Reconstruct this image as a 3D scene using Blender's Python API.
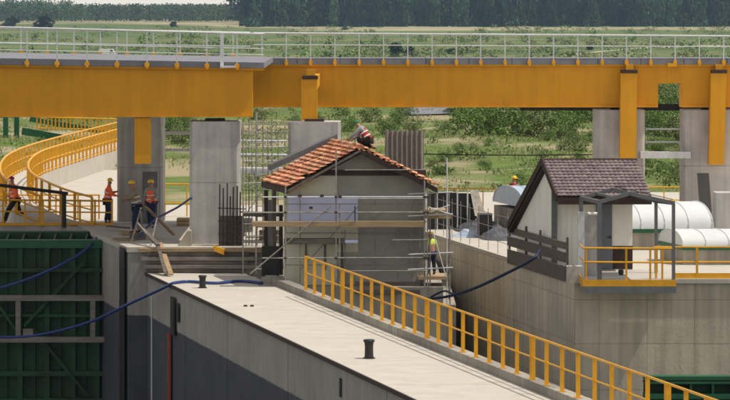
import bpy, math, random
from math import radians as R, sin, cos, pi
from mathutils import Vector as V, Matrix, noise
random.seed(7)
S = bpy.context.scene
for o in list(bpy.data.objects): bpy.data.objects.remove(o)

# ---------------------------------------------------------------- camera
H, F = 9.6, 3500.0            # eye height above the lock wall (m), focal length in px of a 730 px wide picture
cd = bpy.data.cameras.new('camera'); cam = bpy.data.objects.new('camera', cd)
S.collection.objects.link(cam); S.camera = cam
cam.location = (0, 0, H); cam.rotation_euler = (R(90), 0, 0)
cd.sensor_width = 36; cd.lens = 36 * F / 730; cd.shift_y = -200.0 / 730
cd.clip_start = 1; cd.clip_end = 20000
S.render.resolution_x = 1024; S.render.resolution_y = 561
# ---------------------------------------------------------------- world, sun, exposure
SUN_EL, SUN_AZ = 63.0, 100.0   # azimuth measured from +Y (away from camera) towards +X
w = bpy.data.worlds.new('World'); S.world = w; w.use_nodes = True
nt = w.node_tree; bg = nt.nodes['Background']
sky = nt.nodes.new('ShaderNodeTexSky'); sky.sky_type = 'NISHITA'; sky.sun_disc = False
sky.sun_elevation = R(SUN_EL); sky.sun_rotation = R(SUN_AZ); sky.dust_density = 2.0; sky.air_density = 1.0
# below the horizon the sky simply goes on in its horizon colour
tc = nt.nodes.new('ShaderNodeTexCoord'); sx_ = nt.nodes.new('ShaderNodeSeparateXYZ'); mz_ = nt.nodes.new('ShaderNodeMath'); mz_.operation = 'MAXIMUM'; mz_.inputs[1].default_value = .012
cx_ = nt.nodes.new('ShaderNodeCombineXYZ'); nt.links.new(tc.outputs['Generated'], sx_.inputs[0]); nt.links.new(sx_.outputs[0], cx_.inputs[0]); nt.links.new(sx_.outputs[1], cx_.inputs[1])
nt.links.new(sx_.outputs[2], mz_.inputs[0]); nt.links.new(mz_.outputs[0], cx_.inputs[2]); nt.links.new(cx_.outputs[0], sky.inputs[0])
# warm colour added over the whole sky takes the blue out of the shade
hzm = nt.nodes.new('ShaderNodeMix'); hzm.data_type = 'RGBA'; hzm.inputs[0].default_value = .62; hzm.inputs[7].default_value = (4.6, 4.15, 3.55, 1)
hmr = nt.nodes.new('ShaderNodeMapRange'); hmr.inputs[1].default_value = 0; hmr.inputs[2].default_value = .35; hmr.inputs[3].default_value = 2.0; hmr.inputs[4].default_value = .95
hvm = nt.nodes.new('ShaderNodeVectorMath'); hvm.operation = 'SCALE'; hvm.inputs[0].default_value = (4.6, 4.15, 3.55); nt.links.new(mz_.outputs[0], hmr.inputs[0]); nt.links.new(hmr.outputs[0], hvm.inputs['Scale']); nt.links.new(hvm.outputs[0], hzm.inputs[7])
nt.links.new(sky.outputs[0], hzm.inputs[6]); nt.links.new(hzm.outputs[2], bg.inputs[0]); bg.inputs[1].default_value = 0.15
sl = bpy.data.lights.new('sun', 'SUN'); sun = bpy.data.objects.new('sun', sl); S.collection.objects.link(sun)
sl.energy = 3.6; sl.angle = R(0.5); sl.color = (1.0, 0.93, 0.82)
sd = V((sin(R(SUN_AZ)) * cos(R(SUN_EL)), cos(R(SUN_AZ)) * cos(R(SUN_EL)), sin(R(SUN_EL))))
sun.rotation_euler = sd.to_track_quat('Z', 'Y').to_euler(); sun.location = (40, 60, 80)
S.view_settings.view_transform = 'Standard'; S.view_settings.look = 'None'
S.view_settings.exposure = 0.12; S.view_settings.gamma = 1.0
S.render.engine = 'CYCLES'; S.cycles.max_bounces = 6; S.cycles.volume_bounces = 0; S.cycles.filter_width = 1.7

# ---------------------------------------------------------------- helpers
def A(x, y, Y): return V(((x - 365) / F * Y, Y, H - y * Y / F))          # picture point at a distance
def G(x, y, z): return A(x, y, F * (H - z) / y)                          # picture point on a level
def PX(x, Y): return (x - 365) / F * Y
def PZ(y, Y): return H - y * Y / F
AX = V((-0.228, 1, 0))                                                    # lock axis, going away

class MB:
    def __init__(s): s.v = []; s.f = []; s.sm = False
    def add(s, vs, fs):
        n = len(s.v); s.v += [V(p) for p in vs]; s.f += [tuple(i + n for i in f) for f in fs]; return s
    def hexa(s, p):  # 8 points: bottom 4 ccw, top 4 ccw
        return s.add(p, [(3, 2, 1, 0), (4, 5, 6, 7), (0, 1, 5, 4), (1, 2, 6, 5), (2, 3, 7, 6), (3, 0, 4, 7)])
    def box(s, x0, x1, y0, y1, z0, z1):
        return s.hexa([(x0, y0, z0), (x1, y0, z0), (x1, y1, z0), (x0, y1, z0), (x0, y0, z1), (x1, y0, z1), (x1, y1, z1), (x0, y1, z1)])
    def para(s, o, u, v, w_):
        o, u, v, w_ = V(o), V(u), V(v), V(w_)
        return s.hexa([o, o + u, o + u + v, o + v, o + w_, o + u + w_, o + u + v + w_, o + v + w_])
    def bar(s, p, q, a, b, up=(0, 0, 1)):
        p, q = V(p), V(q); d = (q - p).normalized(); up = V(up)
        if abs(d.dot(up)) > .98: up = V((0, 1, 0))
        sx = d.cross(up).normalized(); uz = sx.cross(d).normalized()
        o = p - sx * a / 2 - uz * b / 2
        return s.para(o, sx * a, q - p, uz * b)
    def tube(s, p, q, r, n=6, r2=None):
        p, q = V(p), V(q); d = (q - p).normalized(); up = V((0, 0, 1)) if abs(d.z) < .95 else V((1, 0, 0))
        a = d.cross(up).normalized(); b = a.cross(d); r2 = r if r2 is None else r2
        vs = []
        for c, rr in ((p, r), (q, r2)):
            for i in range(n): t = 2 * pi * i / n; vs.append(c + a * cos(t) * rr + b * sin(t) * rr)
        fs = [(i, (i + 1) % n, n + (i + 1) % n, n + i) for i in range(n)] + [tuple(range(n))[::-1], tuple(range(n, 2 * n))]
        return s.add(vs, fs)
    def path(s, pts, r, n=6):
        pts = [V(p) for p in pts]; vs = []
        for k, p in enumerate(pts):
            d = (pts[min(k + 1, len(pts) - 1)] - pts[max(k - 1, 0)]).normalized()
            up = V((0, 0, 1)) if abs(d.z) < .9 else V((1, 0, 0)); a = d.cross(up).normalized(); b = a.cross(d)
            for i in range(n): t = 2 * pi * i / n; vs.append(p + a * cos(t) * r + b * sin(t) * r)
        fs = []
        for k in range(len(pts) - 1):
            for i in range(n): fs.append((k * n + i, k * n + (i + 1) % n, (k + 1) * n + (i + 1) % n, (k + 1) * n + i))
        fs += [tuple(range(n))[::-1], tuple(range(len(vs) - n, len(vs)))]
        return s.add(vs, fs)
    def lathe(s, c, prof, n=16):
        c = V(c); vs = []
        for r, z in prof:
            for i in range(n): t = 2 * pi * i / n; vs.append(c + V((cos(t) * r, sin(t) * r, z)))
        fs = []
        for k in range(len(prof) - 1):
            for i in range(n): fs.append((k * n + i, k * n + (i + 1) % n, (k + 1) * n + (i + 1) % n, (k + 1) * n + i))
        fs += [tuple(range(n))[::-1], tuple(range(len(vs) - n, len(vs)))]
        return s.add(vs, fs)
    def prism(s, poly, ext):
        n = len(poly); ext = V(ext); p = [V(q) for q in poly]
        return s.add(p + [q + ext for q in p], [tuple(range(n))[::-1], tuple(range(n, 2 * n))] + [(i, (i + 1) % n, n + (i + 1) % n, n + i) for i in range(n)])
    def mesh(s, name, mat=None, off=(0, 0, 0)):
        m = bpy.data.meshes.new(name); off = V(off)
        m.from_pydata([tuple(p - off) for p in s.v], [], s.f)
        if mat: m.materials.append(mat)
        if s.sm: m.shade_smooth()
        m.validate(); m.update()
        return m
def fixn(m):
    import bmesh
    b = bmesh.new(); b.from_mesh(m); bmesh.ops.recalc_face_normals(b, faces=b.faces); b.to_mesh(m); b.free()

COL = S.collection.objects
def link(name, mesh, parent=None, loc=(0, 0, 0)):
    o = bpy.data.objects.new(name, mesh); COL.link(o); o.location = loc
    if parent: o.parent = parent
    return o
ORG = {}
def thing(name, label, cat, loc, group=None):
    o = link(name, None, None, loc); o['label'] = label; o['category'] = cat; o.empty_display_size = .3
    if group: o['group'] = group
    ORG[o.name] = V(loc); return o
def tag(o, label, cat, group=None, kind=None):
    if label: o['label'] = label
    if cat: o['category'] = cat
    if group: o['group'] = group
    if kind: o['kind'] = kind
    return o
def part(parent, name, mb, mat, label=None, kind=None):
    """mb is in world coordinates; the part sits at the thing's origin"""
    top = parent
    while top.parent: top = top.parent
    m = mb.mesh(name, mat, ORG[top.name]); fixn(m)
    o = link(name, m, parent)
    if label: o['label'] = label
    if kind: o['kind'] = kind
    return o
def solid(name, mb, mat, label, cat, group=None, kind=None, loc=None):
    loc = V(loc) if loc is not None else V((sum(p.x for p in mb.v) / len(mb.v), sum(p.y for p in mb.v) / len(mb.v), min(p.z for p in mb.v)))
    m = mb.mesh(name, mat, loc); fixn(m); o = link(name, m, None, loc); ORG[o.name] = loc
    return tag(o, label, cat, group, kind)
def struct(name, mb, mat):
    m = mb.mesh(name, mat); fixn(m); o = link(name, m); o['kind'] = 'structure'; ORG[o.name] = V((0, 0, 0)); return o
def dup(o, loc=None, label=None, rot=None, scale=None, parent=None):
    c = o.copy(); COL.link(c)
    if parent: c.parent = parent
    if loc is not None: c.location = loc
    if label: c['label'] = label
    if rot is not None: c.rotation_euler = (0, 0, rot)
    if scale is not None: c.scale = (scale,) * 3 if isinstance(scale, (int, float)) else scale
    for ch in o.children: dup(ch, parent=c)
    return c

# ---------------------------------------------------------------- materials
def mat(name, c, c2=None, scale=3.0, rough=.8, metal=0.0, bump=0.0, streak=0.0, island=0.0, detail=6, trans=0, stretch=(1, 1, 1), c3=None, s3=.3, spec=.3):
    m = bpy.data.materials.new(name); m.use_nodes = True; t = m.node_tree; N = t.nodes; L = t.links
    b = N['Principled BSDF']; b.inputs['Roughness'].default_value = rough; b.inputs['Metallic'].default_value = metal
    b.inputs['Specular IOR Level'].default_value = spec
    c2 = c2 or tuple(x * .72 for x in c)
    geo = N.new('ShaderNodeNewGeometry'); mp = N.new('ShaderNodeMapping'); mp.inputs['Scale'].default_value = stretch
    L.new(geo.outputs['Position'], mp.inputs['Vector'])
    n1 = N.new('ShaderNodeTexNoise'); n1.inputs['Scale'].default_value = scale; n1.inputs['Detail'].default_value = detail; n1.inputs['Roughness'].default_value = .65
    L.new(mp.outputs[0], n1.inputs['Vector'])
    rp = N.new('ShaderNodeValToRGB'); rp.color_ramp.elements[0].position = .36; rp.color_ramp.elements[1].position = .64
    L.new(n1.outputs[0], rp.inputs[0])
    mx = N.new('ShaderNodeMix'); mx.data_type = 'RGBA'
    mx.inputs[6].default_value = (*c2, 1); mx.inputs[7].default_value = (*c, 1); L.new(rp.outputs[0], mx.inputs[0]); out = mx.outputs[2]
    if c3:
        n3 = N.new('ShaderNodeTexNoise'); n3.inputs['Scale'].default_value = s3; n3.inputs['Detail'].default_value = 5
        L.new(mp.outputs[0], n3.inputs['Vector'])
        r3 = N.new('ShaderNodeValToRGB'); r3.color_ramp.elements[0].position = .45; r3.color_ramp.elements[1].position = .62; L.new(n3.outputs[0], r3.inputs[0])
        m3 = N.new('ShaderNodeMix'); m3.data_type = 'RGBA'; L.new(r3.outputs[0], m3.inputs[0]); L.new(out, m3.inputs[6]); m3.inputs[7].default_value = (*c3, 1); out = m3.outputs[2]
    if streak:   # rain streaks and formwork marks running down walls
        ms = N.new('ShaderNodeMapping'); ms.inputs['Scale'].default_value = (4.5, 4.5, .25); L.new(geo.outputs['Position'], ms.inputs['Vector'])
        ns = N.new('ShaderNodeTexNoise'); ns.inputs['Scale'].default_value = 1.0; ns.inputs['Detail'].default_value = 5; L.new(ms.outputs[0], ns.inputs['Vector'])
        rs = N.new('ShaderNodeValToRGB'); rs.color_ramp.elements[0].position = .35; rs.color_ramp.elements[1].position = .6
        rs.color_ramp.elements[0].color = (1 - streak,) * 3 + (1,); L.new(ns.outputs[0], rs.inputs[0])
        mm = N.new('ShaderNodeMix'); mm.data_type = 'RGBA'; mm.blend_type = 'MULTIPLY'; mm.inputs[0].default_value = 1
        L.new(out, mm.inputs[6]); L.new(rs.outputs[0], mm.inputs[7]); out = mm.outputs[2]
    if island:
        hv = N.new('ShaderNodeHueSaturation'); mr = N.new('ShaderNodeMapRange'); mr.inputs[3].default_value = 1 - island; mr.inputs[4].default_value = 1 + island
        L.new(geo.outputs['Random Per Island'], mr.inputs[0]); L.new(mr.outputs[0], hv.inputs['Value']); L.new(out, hv.inputs['Color']); out = hv.outputs[0]
    L.new(out, b.inputs['Base Color'])
    if bump:
        bp = N.new('ShaderNodeBump'); bp.inputs['Strength'].default_value = bump; bp.inputs['Distance'].default_value = .02
        n2 = N.new('ShaderNodeTexNoise'); n2.inputs['Scale'].default_value = scale * 8; L.new(geo.outputs['Position'], n2.inputs['Vector']); L.new(n2.outputs[0], bp.inputs['Height']); L.new(bp.outputs[0], b.inputs['Normal'])
    m['bsdf'] = 1
    return m
def objrand(m, amt):     # per-object brightness change for alike pieces (tiles, panels, planks)
    t = m.node_tree; b = t.nodes['Principled BSDF']; src = b.inputs['Base Color'].links[0].from_socket
    oi = t.nodes.new('ShaderNodeObjectInfo'); mr = t.nodes.new('ShaderNodeMapRange'); mr.inputs[3].default_value = 1 - amt; mr.inputs[4].default_value = 1 + amt
    hv = t.nodes.new('ShaderNodeHueSaturation'); t.links.new(oi.outputs['Random'], mr.inputs[0]); t.links.new(mr.outputs[0], hv.inputs['Value'])
    t.links.new(src, hv.inputs['Color']); t.links.new(hv.outputs[0], b.inputs['Base Color']); return m

M = {}
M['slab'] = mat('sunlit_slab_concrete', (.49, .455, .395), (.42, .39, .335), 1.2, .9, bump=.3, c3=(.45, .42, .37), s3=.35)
M['conc'] = mat('weathered_concrete', (.42, .39, .32), (.34, .31, .255), 1.0, .9, bump=.3, streak=.3, c3=(.24, .22, .19), s3=.25)
M['conc2'] = objrand(mat('chamber_wall_concrete', (.62, .55, .42), (.54, .475, .36), 1.4, .9, bump=.3, streak=.22, c3=(.50, .44, .34), s3=.3), .06)
M['pier'] = mat('pier_concrete', (.50, .475, .45), (.41, .395, .38), 1.6, .85, bump=.2, streak=.22)
M['deck'] = mat('bridge_deck_concrete', (.21, .215, .24), (.16, .165, .185), 1.2, .9)
M['yel'] = mat('yellow_girder_paint', (.66, .305, .008), (.58, .265, .008), .6, .5, bump=.05, streak=.08)
M['yrail'] = mat('yellow_rail_paint', (.72, .36, .015), (.60, .29, .012), 3, .5)
M['galv'] = mat('galvanised_steel', (.60, .62, .62), (.50, .51, .52), 6, .5)
M['steel'] = mat('scaffold_tube_steel', (.34, .33, .31), (.20, .18, .15), 5, .6, metal=.3)
M['green'] = mat('green_gate_paint', (.014, .075, .032), (.010, .055, .024), 1.5, .55, c3=(.02, .04, .02), s3=.6)
M['green2'] = mat('bright_green_paint', (.02, .115, .05), (.014, .085, .038), 2, .5)
M['wood'] = objrand(mat('scaffold_board_wood', (.42, .30, .17), (.28, .20, .12), 3, .85, stretch=(.5, 4, 4)), .25)
M['woodd'] = objrand(mat('weathered_dark_wood', (.15, .125, .105), (.085, .07, .06), 3, .9, stretch=(.5, 4, 4)), .25)
M['woodg'] = mat('grey_fender_timber', (.26, .24, .21), (.17, .15, .14), 2, .9, stretch=(.5, 4, 4))
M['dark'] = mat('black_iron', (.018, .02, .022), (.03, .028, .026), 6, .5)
M['rebar'] = mat('rusty_rebar', (.07, .045, .035), (.04, .03, .03), 9, .8)
M['blue'] = mat('blue_hose_rubber', (.03, .06, .22), (.02, .04, .15), 4, .45)
M['dhose'] = mat('dark_blue_hose_rubber', (.02, .03, .07), None, 4, .5)
M['red'] = mat('red_steel_strip', (.26, .05, .03), (.14, .04, .03), 4, .6)
M['white'] = mat('white_plaster', (.88, .86, .79), (.83, .81, .74), 1.2, .85, streak=.08)
M['cream'] = mat('cream_block_plaster', (.58, .54, .40), (.49, .45, .34), 2.2, .9, bump=.4, c3=(.53, .51, .43), s3=.8)
M['grey'] = mat('grey_render', (.27, .262, .235), (.22, .213, .19), 1.6, .9, bump=.3, c3=(.31, .30, .265), s3=.7)
M['board'] = mat('pale_blue_insulation', (.52, .55, .74), (.46, .49, .66), 1.5, .8)
M['tile'] = objrand(mat('orange_clay_tile', (.52, .20, .095), (.34, .12, .06), 5, .75, c3=(.60, .34, .21), s3=3), .38)
M['shingle'] = objrand(mat('mauve_brown_roof_tile', (.21, .165, .165), (.15, .115, .12), 5, .6), .22)
M['bark'] = mat('dark_brown_wood', (.055, .032, .025), (.035, .022, .02), 6, .7)
M['sgrey'] = mat('grey_frame_paint', (.15, .155, .16), (.12, .125, .13), 3, .5)
M['door'] = mat('steel_door_paint', (.16, .18, .20), (.14, .155, .175), 2, .5)
M['poly'] = mat('white_vault_sheet', (.60, .62, .62), (.54, .56, .57), .9, .7)
M['polyb'] = mat('pale_blue_vault_sheet', (.42, .52, .64), (.34, .43, .55), .9, .3)
M['tarp'] = mat('crumpled_black_sheet', (.05, .055, .065), (.11, .115, .13), 3, .4)
M['skin'] = mat('skin', (.42, .22, .15), None, 8, .6)
M['orange'] = mat('orange_vest_cloth', (1.0, .17, .05), (.95, .15, .045), 10, .8)
M['hivis'] = mat('lime_yellow_shirt_cloth', (.66, .80, .12), (.55, .68, .1), 10, .8)
M['navy'] = mat('navy_cloth', (.02, .027, .07), (.014, .02, .05), 10, .9)
M['blackc'] = mat('black_cloth', (.02, .018, .02), None, 10, .9)
M['khaki'] = mat('khaki_cloth', (.30, .24, .16), None, 10, .9)
M['greyc'] = mat('grey_shirt_cloth', (.32, .31, .33), None, 10, .9)
M['redc'] = mat('red_cloth', (.45, .04, .04), None, 10, .9)
M['yhat'] = mat('yellow_helmet_plastic', (.85, .55, .02), (.8, .5, .02), 4, .3)
M['rhat'] = mat('red_helmet_plastic', (.45, .03, .02), None, 4, .3)
M['ghat'] = mat('green_cap_cloth', (.02, .16, .08), None, 4, .8)
M['silver'] = mat('reflective_tape', (.75, .75, .72), None, 4, .4)
M['leaf'] = mat('shrub_leaves', (.14, .22, .05), (.09, .15, .035), .8, .7, island=.45)
M['leaf2'] = mat('olive_shrub_leaves', (.17, .20, .07), (.11, .15, .045), .8, .7, island=.45)
M['leafd'] = objrand(mat('forest_leaves', (.050, .100, .042), (.012, .030, .018), .05, .8, island=.5), .55)
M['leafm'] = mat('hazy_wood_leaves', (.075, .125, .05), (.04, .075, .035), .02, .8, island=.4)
M['trunk'] = mat('tree_bark', (.12, .09, .07), None, 3, .9)
M['water'] = mat('lock_water', (.02, .035, .03), None, .5, .08, spec=.5)
M['windows'] = mat('dark_glass', (.02, .025, .03), None, 3, .1)
M['vanw'] = mat('white_van_paint', (.8, .8, .8), (.78, .78, .78), 3, .3)

# lock wall: pale concrete above, dark wet-looking paint band below a level line
def wallmat():
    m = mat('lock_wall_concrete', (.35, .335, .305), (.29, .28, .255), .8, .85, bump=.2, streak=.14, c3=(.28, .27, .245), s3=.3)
    t = m.node_tree; b = t.nodes['Principled BSDF']; src = b.inputs['Base Color'].links[0].from_socket
    geo = t.nodes.new('ShaderNodeNewGeometry'); sp = t.nodes.new('ShaderNodeSeparateXYZ'); t.links.new(geo.outputs['Position'], sp.inputs[0])
    n = t.nodes.new('ShaderNodeTexNoise'); n.inputs['Scale'].default_value = 3; t.links.new(geo.outputs['Position'], n.inputs['Vector'])
    ad = t.nodes.new('ShaderNodeMath'); ad.operation = 'MULTIPLY_ADD'; ad.inputs[1].default_value = .05; t.links.new(n.outputs[0], ad.inputs[0]); t.links.new(sp.outputs[2], ad.inputs[2])
    lt = t.nodes.new('ShaderNodeMapRange'); lt.inputs[1].default_value = -1.52; lt.inputs[2].default_value = -1.47; t.links.new(ad.outputs[0], lt.inputs[0])
    n2 = t.nodes.new('ShaderNodeTexNoise'); n2.inputs['Scale'].default_value = 1.2; n2.inputs['Detail'].default_value = 6; t.links.new(geo.outputs['Position'], n2.inputs['Vector'])
    dk = t.nodes.new('ShaderNodeMix'); dk.data_type = 'RGBA'; dk.inputs[6].default_value = (.040, .042, .055, 1); dk.inputs[7].default_value = (.085, .085, .10, 1); t.links.new(n2.outputs[0], dk.inputs[0])
    mx = t.nodes.new('ShaderNodeMix'); mx.data_type = 'RGBA'; t.links.new(lt.outputs[0], mx.inputs[0]); t.links.new(dk.outputs[2], mx.inputs[6]); t.links.new(src, mx.inputs[7]); t.links.new(mx.outputs[2], b.inputs['Base Color'])
    return m
M['lwall'] = wallmat()

def groundmat():
    m = bpy.data.materials.new('meadow_ground'); m.use_nodes = True; t = m.node_tree; N = t.nodes; L = t.links; b = N['Principled BSDF']; b.inputs['Roughness'].default_value = .95
    b.inputs['Specular IOR Level'].default_value = .1
    geo = N.new('ShaderNodeNewGeometry')
    def nz(scale, det, sx=(1, 1, 1)):
        mp = N.new('ShaderNodeMapping'); mp.inputs['Scale'].default_value = sx; L.new(geo.outputs['Position'], mp.inputs['Vector'])
        n = N.new('ShaderNodeTexNoise'); n.inputs['Scale'].default_value = scale; n.inputs['Detail'].default_value = det; n.inputs['Roughness'].default_value = .6; L.new(mp.outputs[0], n.inputs['Vector']); return n
    def mixc(fac, a, c, lo, hi):
        r = N.new('ShaderNodeMapRange'); r.inputs[1].default_value = lo; r.inputs[2].default_value = hi; L.new(fac, r.inputs[0])
        x = N.new('ShaderNodeMix'); x.data_type = 'RGBA'; L.new(r.outputs[0], x.inputs[0])
        for i, v in ((6, a), (7, c)):
            if isinstance(v, tuple): x.inputs[i].default_value = (*v, 1)
            else: L.new(v, x.inputs[i])
        return x.outputs[2]
    base = mixc(nz(.9, 8).outputs[0], (.075, .13, .03), (.14, .18, .05), .35, .65)
    base = mixc(nz(.35, 8).outputs[0], base, (.11, .12, .055), .5, .66)
    base = mixc(nz(.10, 6).outputs[0], base, (.30, .26, .16), .50, .60)        # dry grass and bare soil near by
    far = mixc(nz(.012, 8, (.45, 1, 1)).outputs[0], (.075, .125, .035), (.15, .16, .065), .42, .60)
    far = mixc(nz(.02, 8, (.5, 1.6, 1)).outputs[0], far, (.055, .09, .032), .54, .60)
    sp = N.new('ShaderNodeSeparateXYZ'); L.new(geo.outputs['Position'], sp.inputs[0])
    c = mixc(sp.outputs[1], base, far, 280, 420)
    strip = mixc(nz(.006, 6, (.4, 1, 1)).outputs[0], (.36, .31, .20), (.24, .235, .12), .4, .6)
    nn = nz(.004, 4); a2 = N.new('ShaderNodeMath'); a2.operation = 'MULTIPLY_ADD'; a2.inputs[1].default_value = 900; L.new(nn.outputs[0], a2.inputs[0]); L.new(sp.outputs[1], a2.inputs[2])
    lx = N.new('ShaderNodeMapRange'); lx.inputs[1].default_value = -230; lx.inputs[2].default_value = -40; lx.inputs[3].default_value = -700; lx.inputs[4].default_value = 0; L.new(sp.outputs[0], lx.inputs[0])
    a3 = N.new('ShaderNodeMath'); L.new(a2.outputs[0], a3.inputs[0]); L.new(lx.outputs[0], a3.inputs[1])
    c = mixc(a3.outputs[0], c, strip, 2780, 2960)                               # stubble field before the wood
    L.new(c, b.inputs['Base Color'])
    return m
M['ground'] = groundmat()

# ---------------------------------------------------------------- ground, water
def gz(Y):
    pr = [(-80, -13), (147, -13), (148.5, .62), (162, .5), (166, .45), (185, .95), (205, 1.3), (235, 1.45), (262, 1.5), (285, .6), (360, -5), (520, -9.5), (700, -11), (3600, -11), (4300, -16), (6000, -45)]
    for (a, za), (b, zb) in zip(pr, pr[1:]):
        if Y <= b: return za + (zb - za) * max(0, (Y - a)) / (b - a)
    return pr[-1][1]
def gzz(X, Y):
    z = gz(Y)
    if 166 < Y < 300: z += (noise.noise(V((X * .06, Y * .06, 0))) * .8 + noise.noise(V((X * .22, Y * .22, 3))) * .25) * min(1, (Y - 166) / 20)
    if Y < 190 and Y > 148: k = min(1, max(0, (-5 - X) / 3)) * min(1, (190 - Y) / 6); z = z * (1 - k) + min(z, .45) * k
    return z
ys = [-80, 60, 110, 147, 148.5] + [153 + 3 * i for i in range(0, 50)] + [330, 380, 450, 520, 620, 700, 900, 1200, 1600, 2000, 2500, 3000, 3600, 4300, 5000, 6000]
us = [-1, -.6, -.35, -.22] + [-.16 + .01 * i for i in range(33)] + [.22, .35, .6, 1]
g = MB(); nx = len(us)
for Y in ys:
    for u in us: X = u * max(300, 1.0 * Y); g.v.append(V((X, Y, gzz(X, Y))))
for j in range(len(ys) - 1):
    for i in range(nx - 1): g.f.append((j * nx + i, j * nx + i + 1, (j + 1) * nx + i + 1, (j + 1) * nx + i))
g.sm = True
struct('ground', g, M['ground'])
struct('water', MB().box(-60, 60, -60, 146, -9.3, -9.0), M['water'])

# ---------------------------------------------------------------- lock structures
def XL(Y): return -6.18 - .228 * (Y - 116.9)      # left edge of the lower lock wall
def XC(Y): return -3.37 - .226 * (Y - 119.1)      # kerb line on its right
def XU(Y): return -8.54 - .228 * (Y - 124.6)      # left edge of the upper, wider block
def XR(Y): return 6.57 - .193 * (Y - 109.5)       # chamber wall on the right
YS = 123.5
def blk(mb, a0, a1, Y0, Y1, z0, z1):
    return mb.hexa([(a0(Y0), Y0, z0), (a1(Y0), Y0, z0), (a1(Y1), Y1, z0), (a0(Y1), Y1, z0), (a0(Y0), Y0, z1), (a1(Y0), Y0, z1), (a1(Y1), Y1, z1), (a0(Y1), Y1, z1)])
# island wall between the two chambers: the body in casting sections with open joints
island = struct('lock_wall', blk(MB(), lambda Y: XL(Y) + .25, lambda Y: XC(Y) + .30, 40, YS, -13, -.1), M['lwall'])
secs = [40, 52, 64, 75.4, 87.4, 99.4, 108.5, 115.9, YS - .01]
for a, b in zip(secs, secs[1:]):
    part(island, 'wall_section', blk(MB(), XL, lambda Y: XC(Y) + .38, a + .04, b - .04, -13, -.12), M['lwall'])
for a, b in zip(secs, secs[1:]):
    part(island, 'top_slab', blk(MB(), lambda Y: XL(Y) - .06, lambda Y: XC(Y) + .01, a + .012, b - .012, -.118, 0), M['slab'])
part(island, 'coping_shadow_strip', blk(MB(), lambda Y: XL(Y) - .09, lambda Y: XL(Y) - .062, 40, YS - .02, -.125, -.01), M['bark'])  # dark strip put in as the shadow line of the coping
kerb = struct('kerb', MB(), M['slab'])
kerb.data = blk(MB(), lambda Y: XC(Y) + .014, lambda Y: XC(Y) + .38, 40, 119.3, -.117, .22).mesh('kerb', M['conc']); fixn(kerb.data)
# upper head block with the step facing us
head = struct('lock_head', blk(MB(), XU, lambda Y: -3.0, YS + .003, 137.2, -13, .70), M['lwall'])
for a, b in ((YS + .003, 124.75), (124.79, 128.9), (128.94, 137.2)):
    part(head, 'wall_section', blk(MB(), lambda Y: XU(Y) - .06, lambda Y: XU(Y) - .002, a + .02, b - .02, -13, .70), M['lwall'])
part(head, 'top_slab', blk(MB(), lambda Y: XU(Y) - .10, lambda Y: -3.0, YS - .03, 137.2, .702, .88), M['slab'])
# plinth under the tiled hut
plinth = struct('hut_plinth', MB().box(-2.98, 2.62, 117.3, 131, -13, -.02), M['conc'])
part(plinth, 'ledge', MB().box(2.625, 3.05, 117.3, 128.2, -13, -.62), M['conc'])
part(plinth, 'landing', MB().box(-3.6, -2.985, 117.3, YS, -.13, .003), M['conc'])
# quay behind everything
struct('quay', MB().box(-60, 60, 137.21, 148.6, -13, .70), M['conc'])
struct('yard_ground', MB().box(-60, PX(161, 182), 137.25, 182, .703, .76).box(PX(161, 182) + .001, -2, 137.25, 151, .703, .76).box(-1.999, 60, 137.25, 161, .703, .76), M['slab'])
# right-hand terrace
def poly_block(name, pts, z0, z1, m):
    return struct(name, MB().prism([(x, y, z0) for x, y in pts], (0, 0, z1 - z0)), m)
rt = poly_block('terrace_wall', [(XR(109.56) + .06, 109.56), (40, 109.56), (40, 137.2), (XR(131) - 1.2, 137.2), (XR(131) + .06, 131)], -13, .74, M['conc2'])
part(rt, 'top_slab', MB().prism([(XR(109.4), 109.4, .742), (40, 109.4, .742), (40, 137.2, .742), (XR(131) - 1.25, 137.2, .742), (XR(131), 131, .742)], (0, 0, .138)), M['slab'])
# formwork panels of the two visible faces
rows = [(.735, .22), (.215, -1.15), (-1.155, -2.6), (-2.605, -4.4)]
x = XR(109.5)
k = 0
while x < 16:
    wd = [.72, 1.5, 1.5, 1.45, 1.55, 1.5][k % 6] if k else .75
    for zt, zb in rows:
        part(rt, 'concrete_panel', MB().box(x + .003, x + wd - .003, 109.50 - random.random() * .003, 109.557, zb + .004, zt), M['conc2'])
    x += wd * 1.0; k += 1
yy = 109.57
while yy < 131:
    y2 = min(yy + 1.45, 131)
    for zt, zb in rows:
        d = random.random() * .003
        part(rt, 'concrete_panel', blk(MB(), lambda Y: XR(Y) - .0 - d, lambda Y: XR(Y) + .058, yy + .004, y2 - .004, zb + .004, zt), M['conc2'])
    yy = y2
nose = solid('corner_block', MB().box(PX(567, 109.2), PX(582, 109.2), 109.05, 109.49, PZ(283, 109.2), PZ(266, 109.2)), M['slab'], 'pale concrete block standing out of the corner of the right chamber wall', 'concrete block')

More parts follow.
